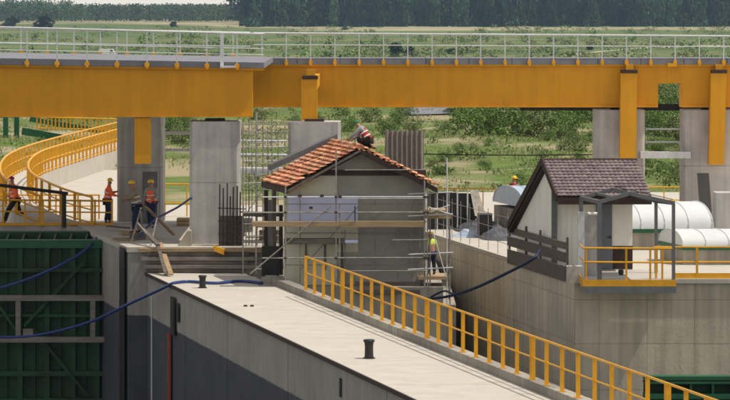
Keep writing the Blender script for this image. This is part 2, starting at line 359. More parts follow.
# strips and marks on the island wall's left face
def wallpt(Xf, px):     # where a vertical on a wall plane is seen at px
    lo, hi = 60, 140
    for _ in range(50):
        mid = (lo + hi) / 2
        if 365 + F * Xf(mid) / mid > px: lo = mid
        else: hi = mid
    return (lo + hi) / 2
def strip(Xf, px, yt, yb, wd, m, name, label, cat, dp=.05, group=None):
    Y = wallpt(Xf, px); X = Xf(Y)
    return solid(name, MB().para((X - dp, Y - wd / 2, PZ(yb, Y)), (dp - .002, 0, 0), (-.228 * wd, wd, 0), (0, 0, (yb - yt) * Y / F)), m, label, cat, group)
XU2 = lambda Y: XU(Y) - .062
strip(XU2, 125.5, 247, 440, .9, M['dark'], 'joint_seal', 'tall black joint strip on the upper block of the lock wall', 'joint strip', .05)
strip(XU2, 122, 300, 440, .22, M['red'], 'steel_strip', 'thin red strip down the lock wall beside the green gate', 'steel strip', .07)
strip(XL, 175.5, 297, 335, .6, M['dark'], 'joint_seal', 'short black strip just under the lock wall edge by the small bollard', 'joint strip', .06)
strip(XL, 171.5, 333, 440, .5, M['red'], 'steel_strip', 'dark red strip down the lock wall below the short black strip', 'steel strip', .06)
strip(XL, 179.5, 303, 322, .4, M['dark'], 'wall_slot', 'small dark slot in the lock wall right of the black strip', 'slot', .03)
strip(XL, 341.5, 378, 397, .16, M['dark'], 'wall_slot', 'small black slot in the lock wall face at the bottom middle', 'slot', .03)
strip(lambda Y: XL(Y) , 152.3, 296, 440, .10, M['galv'], 'drain_pipe', 'thin pale pipe running down the lock wall, right one of two', 'pipe', .03)
strip(XL, 141.5, 288, 440, .12, M['galv'], 'drain_pipe', 'thin pale pipe running down the lock wall, left one of two', 'pipe', .03)

# ---------------------------------------------------------------- bollards
def bollard(px, py, h, r, label):
    p = G(px, py, 0.0); t = thing('mooring_bollard', label, 'bollard', p, 'mooring bollards on the lock wall')
    b = MB().lathe(p, [(r * 1.05, 0), (r * 1.0, .05), (r * .93, .12 * h / .5), (r * .90, h * .6), (r * .98, h * .8), (r * 1.05, h * .86)], 18); b.sm = False
    part(t, 'post', b, M['dark'])
    part(t, 'cap', MB().lathe(p, [(r * 1.2, h * .862), (r * 1.24, h * .93), (r * 1.1, h * .985), (r * .6, h)], 18), M['dark'])
    part(t, 'base_plate', MB().lathe(p, [(r * 1.35, .001), (r * 1.35, .025)], 18), M['dark'])
bollard(369, 358.5, .52, .125, 'near black mooring bollard alone in the middle of the sunlit lock wall')
bollard(202.5, 288, .43, .115, 'far black mooring bollard near the planks and the blue hose')
ring = MB()
for px in (245.5, 252): 
    c = G(px, 306.5, .0); ring.tube(c, c + V((0, 0, .05)), .06, 8)
solid('anchor_stubs', ring, M['rebar'], 'pair of small rusty stubs set in the sunlit lock wall top', 'anchor')

# ---------------------------------------------------------------- yellow rail on the island kerb
rl = thing('yellow_railing', 'long yellow railing with flat posts along the lock wall kerb', 'railing', (XC(90) + .15, 90, .22))
YE = 113.2; n = 0; sp_ = 1.335; Y = YE
pm = MB().box(-.05, .05, -.02, .02, 0, 1.08); pmesh = pm.mesh('post', M['yrail']); fixn(pmesh)
def rx(Y): return XC(Y) + .12
while Y > 60:
    for dd in ((0,) if n % 8 != 4 else (0, .16)):
        link('post', pmesh, rl, V((rx(Y - dd), Y - dd, .221)) - ORG[rl.name])
    bp = link('foot_plate', None or bpy.data.meshes.get('foot_plate_m') or MB().box(-.09, .09, -.06, .06, 0, .02).mesh('foot_plate_m', M['yrail']), rl, V((rx(Y), Y, .2215)) - ORG[rl.name])
    Y -= sp_; n += 1
for z, r, nm in ((1.30, .032, 'top_rail'), (.78, .022, 'middle_rail')):
    part(rl, nm, MB().tube((rx(YE + .05), YE + .05, z), (rx(60), 60, z), r, 8), M['yrail'])

# ---------------------------------------------------------------- bridge
YN, YF = 125.0, 137.4
br = thing('footbridge', 'yellow steel girder bridge crossing the picture with grey deck', 'bridge', (0, 137, 0))
xl, xr_ = -40, 760
def girder(name, x0, x1, yt0, yt1, yb, Yd, tw=.5, top2=None):
    mb = MB(); X0, X1 = PX(x0, Yd), PX(x1, Yd)
    return mb.hexa([(X0, Yd, PZ(yb, Yd)), (X1, Yd, PZ(yb, Yd)), (X1, Yd + tw, PZ(yb, Yd)), (X0, Yd + tw, PZ(yb, Yd)),
                    (X0, Yd, PZ(yt0, Yd)), (X1, Yd, PZ(yt1, Yd)), (X1, Yd + tw, PZ(yt1, Yd)), (X0, Yd + tw, PZ(yt0, Yd))])
part(br, 'near_girder', girder('', xl, 252.5, 64.5, 67.5, 117, YN), M['yel'])
part(br, 'near_girder_flange', MB().box(PX(xl, YN), PX(252, YN), YN - .10, YN - .003, PZ(117, YN), PZ(115.3, YN)), M['yel'])
part(br, 'near_girder_flange', MB().hexa([A(xl, 66.2, YN - .14), A(264, 70.5, YN - .14), A(264, 70.5, YN - .003), A(xl, 66.2, YN - .003), A(xl, 64.3, YN - .14), A(264, 68.3, YN - .14), A(264, 68.3, YN - .003), A(xl, 64.3, YN - .003)]), M['yel'])
# the far girder, with its notch
for x0, x1, yb in ((xl, 658, 107.3), (658.05, 680.95, 83.5), (681, xr_, 107.3)):
    part(br, 'far_girder', girder('', x0, x1, 64.6, 64.6, yb, YF), M['yel'])
for x0, x1 in ((254, 657.5), (681.5, xr_)):
    part(br, 'far_girder_flange', MB().box(PX(x0, YF), PX(x1, YF), YF - .10, YF - .003, PZ(107.3, YF), PZ(105.8, YF)), M['yel'])
part(br, 'far_girder_flange', MB().box(PX(250, YF), PX(xr_, YF), YF - .12, YF - .003, PZ(66.2, YF), PZ(64.4, YF)), M['yel'])
for px in (683,):   # web edge at the notch
    part(br, 'notch_plate', MB().box(PX(680, YF), PX(681, YF), YF - .06, YF + .5, PZ(107, YF), PZ(84, YF)), M['yel'])
# rear web so the notch has depth is left open; deck slabs
dk = MB(); 
for Ya, Yb, xa, xb, ya, yb2, yc, yd in ((YN - .2, YF - .2, xl, 264, 57.6, 62.6, 64.2, 68.2),):
    dk.hexa([A(xa, yc, Ya), A(xb, yd, Ya), V((PX(xb, Ya), Yb, PZ(yd, Ya))), V((PX(xa, Ya), Yb, PZ(yc, Ya))),
             A(xa, ya, Ya), A(xb, yb2, Ya), V((PX(xb, Ya), Yb, PZ(yb2, Ya))), V((PX(xa, Ya), Yb, PZ(ya, Ya)))])
part(br, 'deck_slab', dk, M['deck'])
for i in range(12):
    a, b = PX(254 + i * 43, YF - .15), PX(254 + (i + 1) * 43, YF - .15)
    part(br, 'deck_slab', MB().box(a + .01, b - .01, YF - .15, YF + 2.2, PZ(64.3, YF - .15), PZ(58.2, YF - .15)), M['deck'])
part(br, 'deck_slab', MB().box(PX(xl, YF), PX(253.5, YF), YF - .15, YF + 2.2, PZ(64.3, YF - .15), PZ(58.2, YF - .15)), M['deck'])
part(br, 'dark_band', MB().box(PX(520, YF + 2), PX(xr_, YF + 2), YF + 2.0, YF + 2.2, PZ(110.5, YF + 2), PZ(104, YF + 2)), M['dark'])  # stand-in strip for the dark band just below the far girder
# faint web stiffeners
# railings of the bridge
def brail(name, label, Yr, x0, x1, top0, top1, base0, base1, step, foot, mids=(.42,)):
    t = thing(name, label, 'railing', (PX((x0 + x1) / 2, Yr), Yr, PZ(base1, Yr)), None)
    def ln(a, b, x): return a + (b - a) * (x - x0) / (x1 - x0)
    x = x0 + 8
    k = 0
    while x < x1:
        yt, yb = ln(top0, top1, x), ln(base0, base1, x)
        part(t, 'post', MB().bar(A(x, yb, Yr), A(x, yt, Yr), .045, .035), M['galv'])
        part(t, 'post_shoe', MB().box(PX(x, Yr) - foot, PX(x, Yr) + foot, Yr - .06, Yr - .021, PZ(yb + 2.0, Yr), PZ(yb - 2.2, Yr)), M['yrail'])
        part(t, 'bolt', MB().box(PX(x, Yr) - .03, PX(x, Yr) + .05, Yr - .09, Yr - .061, PZ(yb + 3.6, Yr), PZ(yb + .5, Yr)), M['yrail'])
        x += step; k += 1
    part(t, 'top_rail', MB().tube(A(x0, top0, Yr), A(x1, top1, Yr), .034, 8), M['galv'])
    for f in mids:
        part(t, 'middle_rail', MB().tube(A(x0, base0 + (top0 - base0) * f, Yr), A(x1, base1 + (top1 - base1) * f, Yr), .02, 6), M['galv'])
brail('near_bridge_railing', 'grey tubular railing on the near edge of the bridge at the left', YN - .23, -41, 264, 26.2, 34.0, 62, 66.5, 30.0, .085, (.36, .55))
brail('far_bridge_railing', 'long pale tubular railing on the bridge deck running to the right edge', YF - .18, 254, 759, 33.0, 36.2, 62.4, 62.4, 24.3, .07, (.60,))
brail('rear_bridge_railing', 'grey railing on the far side of the deck behind the near railing', YF + 2.1, -40, 250, 27.6, 32.6, 51.5, 55.5, 26.5, .07, (.40,))
ld = solid('bridge_step', MB().box(PX(221, YN), PX(236, YN), YN - .6, YN - .35, PZ(67.5, YN), PZ(65.6, YN)), M['galv'], 'small bright metal step fixed to the bridge edge above the first pier', 'step')
pp = MB().box(PX(220.5, YN), PX(224, YN), YN - .34, YN - .245, PZ(68, YN), PZ(33, YN)); solid('gate_post', pp, M['galv'], 'thick grey post where the near bridge railing ends', 'post')
# seat under the mast on the deck
solid('lamp_bracket', MB().tube(A(669, 82, YF - .2), A(669, 62, YF - .2), .02, 6).box(PX(667, YF), PX(676, YF), YF - .3, YF - .19, PZ(66.5, YF), PZ(63.2, YF)), M['yrail'], 'small yellow bracket with a dark rod hanging over the notch in the girder', 'bracket')

def stanchion(x0, x1, yt, yb, Yd, label, dx=0, cap=True, dep=.6):
    t = thing('bearing_leg', label, 'girder leg', A((x0 + x1) / 2, yb, Yd), 'yellow legs hanging from the girders')
    m = MB(); a0, a1 = PX(x0, Yd), PX(x1, Yd); z0, z1 = PZ(yb, Yd), PZ(yt, Yd); q = dx * Yd / F
    m.hexa([(a0 + q, Yd - dep, z0), (a1 + q, Yd - dep, z0), (a1 + q, Yd, z0), (a0 + q, Yd, z0), (a0, Yd - dep, z1), (a1, Yd - dep, z1), (a1, Yd, z1), (a0, Yd, z1)])
    part(t, 'leg_box', m, M['yel'])
    part(t, 'edge_plate', MB().hexa([(a0 + q - .05, Yd - dep - .02, z0), (a0 + q - .002, Yd - dep - .02, z0), (a0 + q - .002, Yd - .01, z0), (a0 + q - .05, Yd - .01, z0), (a0 - .05, Yd - dep - .02, z1), (a0 - .002, Yd - dep - .02, z1), (a0 - .002, Yd - .01, z1), (a0 - .05, Yd - .01, z1)]), M['yel'])
    if cap:
        part(t, 'cap', MB().box(a0 - .02, a1 + .02, Yd - dep - .03, Yd - .01, z1 + .003, z1 + .13), M['bark'])
        part(t, 'hinge', MB().box((a0 + a1) / 2 - .12, (a0 + a1) / 2 + .18, Yd - .3, Yd - .01, z1 + .134, z1 + .34), M['yel'])
    return t
stanchion(621, 636, 73, 157.5, YF - .13, 'yellow box leg hanging in front of the pier left of the girder notch', -1)
stanchion(711, 725, 73, 164, YF - .13, 'yellow box leg hanging in front of the rightmost pier', -2.5)
t3 = stanchion(303, 317.5, 79, 119.8, YN + 1.2, 'yellow box leg standing on the pier behind the tiled hut', 0, True)
part(t3, 'arm', MB().box(PX(304, 126), PX(316, 126), 126.21, YF - .13, PZ(92, 126), PZ(80, 126)), M['yel'])
stanchion(137, 151.5, 117.3, 163, YN + .62, 'yellow box leg under the girder above the workers', 0, False)

def pier(x0, x1, yt, Yd, dep, label, zb=.882, cham=True, marks=True):
    a0, a1 = PX(x0, Yd), PX(x1, Yd); zt = PZ(yt, Yd)
    t = thing('bridge_pier', label, 'pier', ((a0 + a1) / 2, Yd, zb), 'concrete piers of the yellow bridge')
    c = .10
    poly = [(a0 + c, Yd), (a1 - c, Yd), (a1, Yd + c), (a1, Yd + dep - c), (a1 - c, Yd + dep), (a0 + c, Yd + dep), (a0, Yd + dep - c), (a0, Yd + c)]
    hs = [zb, zb + (zt - zb) * .5, zt]
    for lo, hi in zip(hs, hs[1:]):
        part(t, 'cast_section', MB().prism([(x, y, lo + (.012 if lo > zb else 0)) for x, y in poly], (0, 0, hi - lo - (.012 if lo > zb else 0))), M['pier'])
    part(t, 'core', MB().box(a0 + .06, a1 - .06, Yd + .06, Yd + dep - .06, zb + .01, zt - .05), M['pier'])
    part(t, 'bearing', MB().box((a0 + a1) / 2 - .35, (a0 + a1) / 2 + .35, Yd + .25, Yd + .75, zt + .002, zt + .10), M['bark'])
    return t
pier(189.5, 239.5, 121.5, YN, 1.6, 'tall grey pier in the middle of the left span, nearest to us')
pier(117, 163, 113, YF, 1.6, 'grey pier behind the three workers in helmets')
pier(288, 340.5, 122, YN + .2, 1.7, 'grey pier just behind the tiled roof of the hut', .882)
pier(595, 645, 110, YF, 1.6, 'grey pier behind the mauve roof')
pier(683, 740, 110, YF, 1.6, 'rightmost tall grey pier behind the black board')
solid('low_pier', MB().box(PX(716, 124), PX(745, 124), 124, 125.2, .882, PZ(193, 124)), M['pier'], 'short pale concrete block at the right edge in front of the rightmost pier', 'concrete block')
bb = MB().hexa([A(701, 229, 133), A(713, 229, 133), A(713, 229, 133.08), A(701, 229, 133.08), A(697, 173, 136.6), A(709, 173, 136.6), A(709, 173, 136.7), A(697, 173, 136.7)])
solid('leaning_board', bb, M['dark'], 'tall black board leaning on the rightmost pier', 'board')
for y, r, lab in ((129, .035, 'upper pale tube running between the two right piers'), (142, .035, 'lower pale tube running between the two right piers')):
    solid('rail_tube', MB().tube(A(645.3, y, YF + .6), A(682.8, y, YF + .6), r, 8), M['galv'], lab, 'tube')
solid('steel_beam', MB().box(PX(640, YF), PX(690, YF), YF - .32, YF - .01, PZ(158, YF), PZ(151.5, YF)), M['galv'], 'thick grey beam fixed across the two right piers', 'beam')
yr = thing('yard_railing', 'thin yellow railing in the gap between the two right piers', 'railing', (PX(664, 150), 150, .763))
for y in (187, 200): part(yr, 'rail', MB().tube(A(640, y, 150), A(690, y, 150), .03, 6), M['yrail'])
for px in (648, 664, 680): part(yr, 'post', MB().tube(A(px, 187, 150), (PX(px, 150), 150, .763), .03, 6), M['yrail'])

# ---------------------------------------------------------------- green lock gate, left
YG = 129.4
gt = thing('lock_gate', 'dark green steel lock gate with timber fenders at the left', 'lock gate', (PX(40, YG), YG, -9), 'green lock gates')
gx0, gx1 = PX(-40, YG), PX(106.5, YG)
part(gt, 'skin_plate', MB().box(gx0, gx1, YG + .35, YG + .42, -13, PZ(240, YG)), M['green'])
for px in (-34, -8, 20, 47, 73, 97): part(gt, 'vertical_rib', MB().box(PX(px, YG) - .09, PX(px, YG) + .09, YG + .02, YG + .348, -13, PZ(248.2, YG)), M['green'])
for px in (6, 34, 60, 85): part(gt, 'stiffener', MB().box(PX(px, YG) - .025, PX(px, YG) + .025, YG + .18, YG + .348, -13, PZ(248.2, YG)), M['green'])
for ya, yb in ((240, 248), (268, 272), (314, 317), (371, 376), (398, 404)):
    part(gt, 'cross_girder', MB().box(gx0, gx1 - .02, YG - .04, YG + .30, PZ(yb, YG), PZ(ya, YG)), M['green2'] if ya == 240 else M['green'])
for (xa, ya, xb, yb) in ((24, 326, 84, 262), (34, 330, 88, 396), (-34, 326, -2, 262), (-30, 264, 16, 330)):
    part(gt, 'diagonal_brace', MB().bar(A(xa, ya, YG - .09), A(xb, yb, YG - .09), .10, .14, up=(0, 1, 0)), M['green'])
for ya, yb in ((294.5, 300), (336, 341.5)):
    part(gt, 'timber_fender', MB().box(gx0, PX(105, YG), YG - .38, YG - .19, PZ(yb, YG), PZ(ya, YG)), M['woodg'])
for px in (19, 93.5):
    part(gt, 'timber_upright', MB().box(PX(px - 2.5, YG), PX(px + 2.5, YG), YG - .36, YG - .2, PZ(335.8, YG), PZ(300.2, YG)), M['woodg'])
part(gt, 'timber_block', MB().box(PX(24, YG), PX(34, YG), YG - .36, YG - .19, PZ(335.8, YG), PZ(328, YG)), M['woodg'])
# walkway on the gate
wk = thing('gate_walkway', 'steel walkway with yellow railing on top of the green gate', 'walkway', (PX(50, 134), 134, .7))
part(wk, 'grating', MB().box(gx0, PX(118, 135), 132.6, 137.19, .70, .86), M['sgrey'])
part(wk, 'edge_beam', MB().box(gx0, PX(110, 132), 132.3, 132.597, .45, .84), M['green'])
for px in range(-30, 115, 16):
    part(wk, 'bracket', MB().hexa([(PX(px, 130), 130, .35), (PX(px, 130) + .07, 130, .35), (PX(px, 130) + .07, 132.29, .35), (PX(px, 130), 132.29, .35), (PX(px, 130), 130, .42), (PX(px, 130) + .07, 130, .42), (PX(px, 130) + .07, 132.29, .8), (PX(px, 130), 132.29, .8)]), M['green'])
part(wk, 'lower_plate', MB().box(gx0, PX(106, 130), 129.9, 132.29, .30, .345), M['green'])
YW = 135.6
for px in (-20, 3, 25, 43, 62, 80, 95, 112): part(wk, 'post', MB().box(PX(px, YW) - .035, PX(px, YW) + .035, YW - .03, YW + .03, .861, PZ(199.5, YW)), M['yrail'])
for y, r in ((199.5, .036), (211, .028)): part(wk, 'rail', MB().tube(A(-38, y, YW), A(113, y + 1.5, YW), r, 8), M['yrail'])
part(wk, 'toe_board', MB().box(PX(-38, YW), PX(113, YW), YW - .045, YW - .031, .861, .97), M['yrail'])
# second, farther rail
for y, r in ((201, .032), (212, .026)): part(wk, 'rail', MB().tube(A(-38, y - 6, 141), A(100, y - 6, 141), r, 8), M['yrail'])
for px in (-20, 4, 30, 56, 78, 99): part(wk, 'post', MB().box(PX(px, 141) - .03, PX(px, 141) + .03, 140.97, 141.03, .765, PZ(195, 141)), M['yrail'])
# black handrail pipe in front of the first worker
solid('black_pipe', MB().tube(A(-30, 181.5, 134.6), A(68, 193.5, 134.6), .065, 8), M['dark'], 'black pipe sloping down across the left walkway', 'pipe')
for px in (64,):
    solid('pipe_post', MB().tube(A(px, 193, 134.75), (PX(px, 134.75), 134.75, .862), .09, 8), M['dark'], 'thick dark post holding the end of the sloping black pipe', 'post')

# ---------------------------------------------------------------- curved path with two yellow fences
def smooth(pts, n=6):
    out = []
    for i in range(len(pts) - 1):
        p0 = pts[max(i - 1, 0)]; p1 = pts[i]; p2 = pts[i + 1]; p3 = pts[min(i + 2, len(pts) - 1)]
        for k in range(n):
            t = k / n
            out.append(.5 * ((2 * p1) + (p2 - p0) * t + (2 * p0 - 5 * p1 + 4 * p2 - p3) * t * t + (3 * p1 - p0 - 3 * p2 + p3) * t ** 3))
    out.append(pts[-1]); return out
inner = [(150, 121, 2.7), (115, 130, 2.7), (80, 139.5, 2.7), (50, 148, 2.7), (38, 153, 2.7), (30.5, 159, 2.7), (28, 165.5, 2.65), (32, 173, 2.55), (45, 181, 2.4), (68, 190.5, 2.15), (92, 197, 1.98)]
outer = [(150, 114, 2.7), (115, 123, 2.7), (70, 134, 2.7), (32, 144.5, 2.7), (12, 152.5, 2.7), (3, 159.5, 2.7), (0, 167.5, 2.65), (3, 175.5, 2.55), (12, 184, 2.4), (26, 191, 2.2), (40, 196, 2.0)]
I = smooth([G(*p) for p in inner]); O = smooth([G(*p) for p in outer])
def resample(P, n):
    L = [0]
    for a, b in zip(P, P[1:]): L.append(L[-1] + (b - a).length)
    out = []; j = 0
    for k in range(n):
        d = L[-1] * k / (n - 1)
        while j < len(L) - 2 and L[j + 1] < d: j += 1
        out.append(P[j].lerp(P[j + 1], min(1, (d - L[j]) / max(1e-6, L[j + 1] - L[j]))))
    return out, L[-1]
In, LI = resample(I, 60); On, LO = resample(O, 60)
pm_ = MB(); dz = V((0, 0, 1.1))
for a, b in zip(In, On): 
    pm_.v += [a - dz, b - dz, V((a.x, a.y, .5)), V((b.x, b.y, .5))]
for i in range(59):
    q = i * 4; pm_.f += [(q, q + 1, q + 5, q + 4), (q, q + 4, q + 6, q + 2), (q + 1, q + 3, q + 7, q + 5)]
struct('curved_path', pm_, M['slab'])
def fence(P, Ln, label):
    c = P[30]; t = thing('curved_fence', label, 'fence', (c.x, c.y, c.z - 1.1), 'yellow fences along the curved path')
    o = ORG[t.name]
    part(t, 'top_rail', MB().path(P, .045, 6), M['yrail'])
    part(t, 'bottom_rail', MB().path([p - V((0, 0, 1.0)) for p in P], .03, 6), M['yrail'])
    part(t, 'middle_rail', MB().path([p - V((0, 0, .5)) for p in P], .028, 6), M['yrail'])
    nb = min(int(Ln / 1.25), 290); Q, _ = resample(P, nb)
    bm = MB().box(-.055, .055, -.02, .02, -1.09, -.02).mesh('post', M['yrail']); fixn(bm)
    for q in Q: link('post', bm, t, q - o)
fence(In, LI, 'inner yellow fence of the curved path, tight bend on the side near the workers')
fence(On, LO, 'outer yellow fence of the curved path, reaching the left edge')
# green steel frames behind the path
for (x0, x1, yt, yb, Yd, lab) in ((3, 8, 108, 160, 205, 'leftmost green steel post behind the curved path'), (14, 19, 112, 152, 207, 'second green steel post from the left behind the curved path')):
    solid('steel_post', MB().box(PX(x0, Yd), PX(x1, Yd), Yd, Yd + .25, .3, PZ(yt - 8, Yd)), M['green2'], lab, 'post', 'green steel posts')
for (xa, ya, xb, yb, th, lab) in ((22, 131, 62, 138, 7, 'green steel beam lowest behind the curved path'), (30, 119, 100, 131, 5, 'long green steel beam high behind the curved path'), (0, 141, 40, 147, 5, 'short green beam next to the left edge behind the fence')):
    Yd = 206; solid('steel_beam', MB().bar(A(xa, ya, Yd), A(xb, yb, Yd), .3, th * Yd / F), M['green2'], lab, 'beam', 'green steel beams')
rf = thing('rear_railing', 'brown-yellow railing far behind the curved path under the girder', 'railing', (PX(80, 205), 205, 1))
for y in (117, 128): part(rf, 'rail', MB().tube(A(35, y, 205), A(117, y + 2, 205), .05, 6), M['yrail'])
bm = MB().box(-.04, .04, -.04, .04, 0, 11 * 205 / F).mesh('baluster', M['yrail'])
for i in range(22): link('baluster', bm, rf, A(37 + i * 3.7, 128 + i * .09, 205) - ORG[rf.name])

# small yellow railing between the two left piers
sr = thing('short_railing', 'short yellow railing between the two left piers', 'railing', (PX(176, 143), 143, .763))
for y in (184, 203): part(sr, 'rail', MB().tube(A(163, y, 143), A(189, y, 143), .035, 6), M['yrail'])
for px in (165, 187): part(sr, 'post', MB().tube(A(px, 184, 143), (PX(px, 143), 143, .763), .035, 6), M['yrail'])
for y, lab in ((133, 'upper grey pipe between the two left piers'), (150, 'lower thick grey pipe between the two left piers')):
    solid('grey_pipe', MB().tube(A(162, y, 139), A(190, y, 139), .06, 8), M['galv'], lab, 'pipe')
# concrete wedge by the pier and gear cabinet behind workers
solid('concrete_wedge', MB().prism([A(186, 246.3, 124.0), A(177, 246.3, 124.0), A(187, 231, 124.0), A(191, 231, 124.0), A(191, 246.3, 124.0)], (0, .8, 0)), M['conc'], 'small sloping concrete wedge at the foot of the nearest pier', 'concrete wedge')
solid('control_cabinet', MB().box(PX(143, 136.6), PX(158, 136.6), 136.3, 136.8, .882, PZ(172, 136.6)).box(PX(144, 136.6), PX(157, 136.6), 136.27, 136.297, 1.0, PZ(174, 136.6)), M['sgrey'], 'grey cabinet against the pier behind the workers', 'cabinet')

# ---------------------------------------------------------------- step planks, leaning planks, hoses
st = thing('board_stack', 'long weathered boards stacked against the step of the lock wall', 'boards', (-5.3, 123.2, 0))
for i, (z0, z1, dy, m) in enumerate(((.02, .14, 0, 'woodd'), (.16, .30, .05, 'woodg'), (.32, .42, .02, 'woodd'), (.44, .58, .06, 'woodg'), (.60, .72, .03, 'woodd'), (.745, .86, -.02, 'wood'))):
    x1 = [245, 262, 248, 255, 250, 293][i]; x0 = [146, 144, 150, 141, 146, 138][i]
    part(st, 'plank', MB().box(PX(x0, 123), PX(x1, 123), 123.05 - dy, 123.35, z0, z1), M[m])
def plank(a, b, wd, th, m, lab, name='plank'):
    return solid(name, MB().bar(a, b, wd, th), m, lab, 'plank', 'loose planks by the workers')
plank(A(171, 274.5, 121.5), A(160, 243, 123.9), .17, .05, M['wood'], 'pale plank sloping from the upper block down to the lock wall')
plank(A(166, 274.5, 121.6), A(157, 243, 123.6), .13, .06, M['woodd'], 'dark plank beside the pale sloping plank')
plank(A(158, 245, 122.9), A(138, 224, 125.6), .15, .07, M['woodd'], 'short dark plank under the feet of the middle worker')
plank(A(174, 235, 128), A(146, 207, 127.2), .14, .06, M['wood'], 'pale plank raised between the middle worker and the big pier')
plank(A(108, 226, 133), A(128, 228, 131.5), .2, .05, M['woodd'], 'short plank lying at the end of the walkway')
for (a, b, lab) in (((137, 222), (156, 245), 'thin steel bar crossing in front of the middle worker'), ((157, 218), (150, 248), 'thin steel bar standing by the middle worker'), ((131, 243), (141, 208), 'thin bent bar at the corner of the upper block')):
    solid('steel_bar', MB().tube(A(*a, 124.6), A(*b, 124.0), .03, 6), M['steel'], lab, 'bar', 'loose steel bars')
for k, (x0, x1, y0, h) in enumerate(((116, 136, 243, 4), (122, 137, 236, 3))):
    solid('timber_block', MB().para(A(x0, y0, 126.5 + k), (PX(x1, 126) - PX(x0, 126), 0, 0), (-.2, .9, 0), (0, 0, .12)), M['wood'], ['flat timber block on the near corner of the upper block', 'flat timber block behind the one at the corner'][k], 'timber')
def hose(pts, r, m, name, lab):
    s = smooth([V(p) for p in pts], 6); mb = MB().path(s, r, 6); mb.sm = True; return solid(name, mb, m, lab, 'hose')
hose([A(-12, 291, 128.8), A(20, 282, 128.6), A(50, 270, 128.4), A(75, 257, 128.5), A(90, 246, 129), A(97, 237, 131)], .055, M['blue'], 'blue_hose', 'blue hose hanging in front of the green gate, the upper one')
hose([A(-12, 337, 128), A(25, 336.5, 127.6), A(58, 331, 127), A(95, 320, 125), A(135, 301, 121.5), A(160, 289.5, 119), A(171, 284, 118.2), G(177, 282.3, .06), G(190, 281.5, .06), G(215, 283, .06), G(240, 281, .06), G(262, 283, .06)], .055, M['blue'], 'blue_hose', 'long blue hose sagging over the gate and up onto the lock wall')
hose([A(140, 236, 126), A(152, 222, 127), A(165, 214, 128), A(178, 207, 128.3), A(191, 198, 124.9)], .04, M['blue'], 'blue_hose', 'thin blue hose rising behind the workers to the big pier')
hose([A(428, 299, 117), A(450, 296, 116), A(475, 288, 114.5), A(505, 274, 112.5), A(533, 259, 111.5), A(540, 250, 112)], .05, M['dhose'], 'dark_hose', 'dark hose sagging across the right chamber wall')
hose([A(431, 297, 116.9), A(445, 291, 116.4), A(458, 297, 116)], .035, M['dhose'], 'dark_hose', 'short dark hose by the foot of the right scaffold')
for i, (px, yb, h_, w_, m_, lab) in enumerate(((252, 262, .9, .5, 'woodd', 'dark crate stacked at the left foot of the tall scaffold'), (270, 240, .35, .8, 'wood', 'pale timber bundle behind the scaffold left of the hut'), (245, 232, .5, .6, 'conc', 'grey block beside the rebar in front of the big pier'), (183, 226, .3, .5, 'wood', 'small timber pile on the floor between the two left piers'))):
    c_ = G(px, yb, .004 if yb > 250 else .884); cr_ = thing('crate', lab, 'crate', c_)
    for k in range(4): part(cr_, 'slat', MB().box(c_.x - w_ / 2, c_.x + w_ / 2, c_.y - .02, c_.y + .02, c_.z + h_ * (k * .25 + .02), c_.z + h_ * (k * .25 + .22)), M[m_])
    part(cr_, 'box', MB().box(c_.x - w_ / 2 + .02, c_.x + w_ / 2 - .02, c_.y + .021, c_.y + .5, c_.z, c_.z + h_), M[m_])
rb = thing('rebar_cage', 'cluster of dark upright rebar in front of the big pier', 'rebar', (PX(229, 124), 124.3, .882))
for i, (px, yt) in enumerate(((219.5, 184), (223, 188), (227, 183), (230, 196), (233, 187), (237, 186), (240, 192), (243, 205))):
    part(rb, 'bar', MB().tube((PX(px, 124.2), 124.1 + .08 * (i % 3), .883), (PX(px + .4, 124.2), 124.15, PZ(yt, 124.2)), .028, 6), M['rebar'])
for y in (208, 221, 234): part(rb, 'tie', MB().tube(A(218, y, 124.05), A(246, y + 1, 124.05), .022, 6), M['rebar'])
part(rb, 'shutter_board', MB().box(PX(220, 124.3), PX(243, 124.3), 124.42, 124.46, .883, PZ(216, 124.3)), M['woodd'])
solid('yellow_bag', MB().hexa([A(214, 251, 122.7), A(224, 255, 122.7), A(224, 254, 123), A(214, 250, 123), A(213, 246, 122.7), A(224, 250, 122.7), A(225, 249, 123), A(214, 245, 123)]), M['yrail'], 'small yellow bracket hanging on the stacked boards', 'bracket')

# ---------------------------------------------------------------- tiled hut
YH = 118.0
hut = thing('tiled_hut', 'unfinished hut with orange clay tile roof inside scaffolding', 'hut', (0, YH, 0))
hx0, hx1 = PX(285, YH), PX(425.5, YH); zt_ = 4.42
def sk(x, Y): return x + AX.x * (Y - YH)
R0 = V((-.14, 117.35, 4.66)); EL = V((-2.6, 117.35, 3.30)); ER = V((2.44, 117.35, 3.36)); LEN = 4.3
def roofz(x): 
    c = -.14
    return 4.66 - (c - x) * (1.36 / 2.46) if x < c else 4.66 - (x - c) * (1.30 / 2.58)
gb = MB().prism([(hx0, YH, -.01), (PX(336, YH), YH, -.01), (PX(336, YH), YH, roofz(PX(336, YH)) - .22), (hx0, YH, roofz(hx0) - .22)], (AX.x * .25, .25, 0))
part(hut, 'wall', gb, M['cream'], 'cream blockwork wall')
gb = MB().prism([(PX(336, YH) + .003, YH, -.01), (hx1, YH, -.01), (hx1, YH, roofz(hx1) - .22), (-.14, YH, 4.42), (PX(336, YH) + .003, YH, roofz(PX(336, YH)) - .22)], (AX.x * .25, .25, 0))
part(hut, 'wall', gb, M['grey'], 'grey rendered wall')
part(hut, 'side_wall', MB().box(hx0 + .03, hx0 + .25, YH + .253, 121.5, -.01, 3.15), M['cream'])
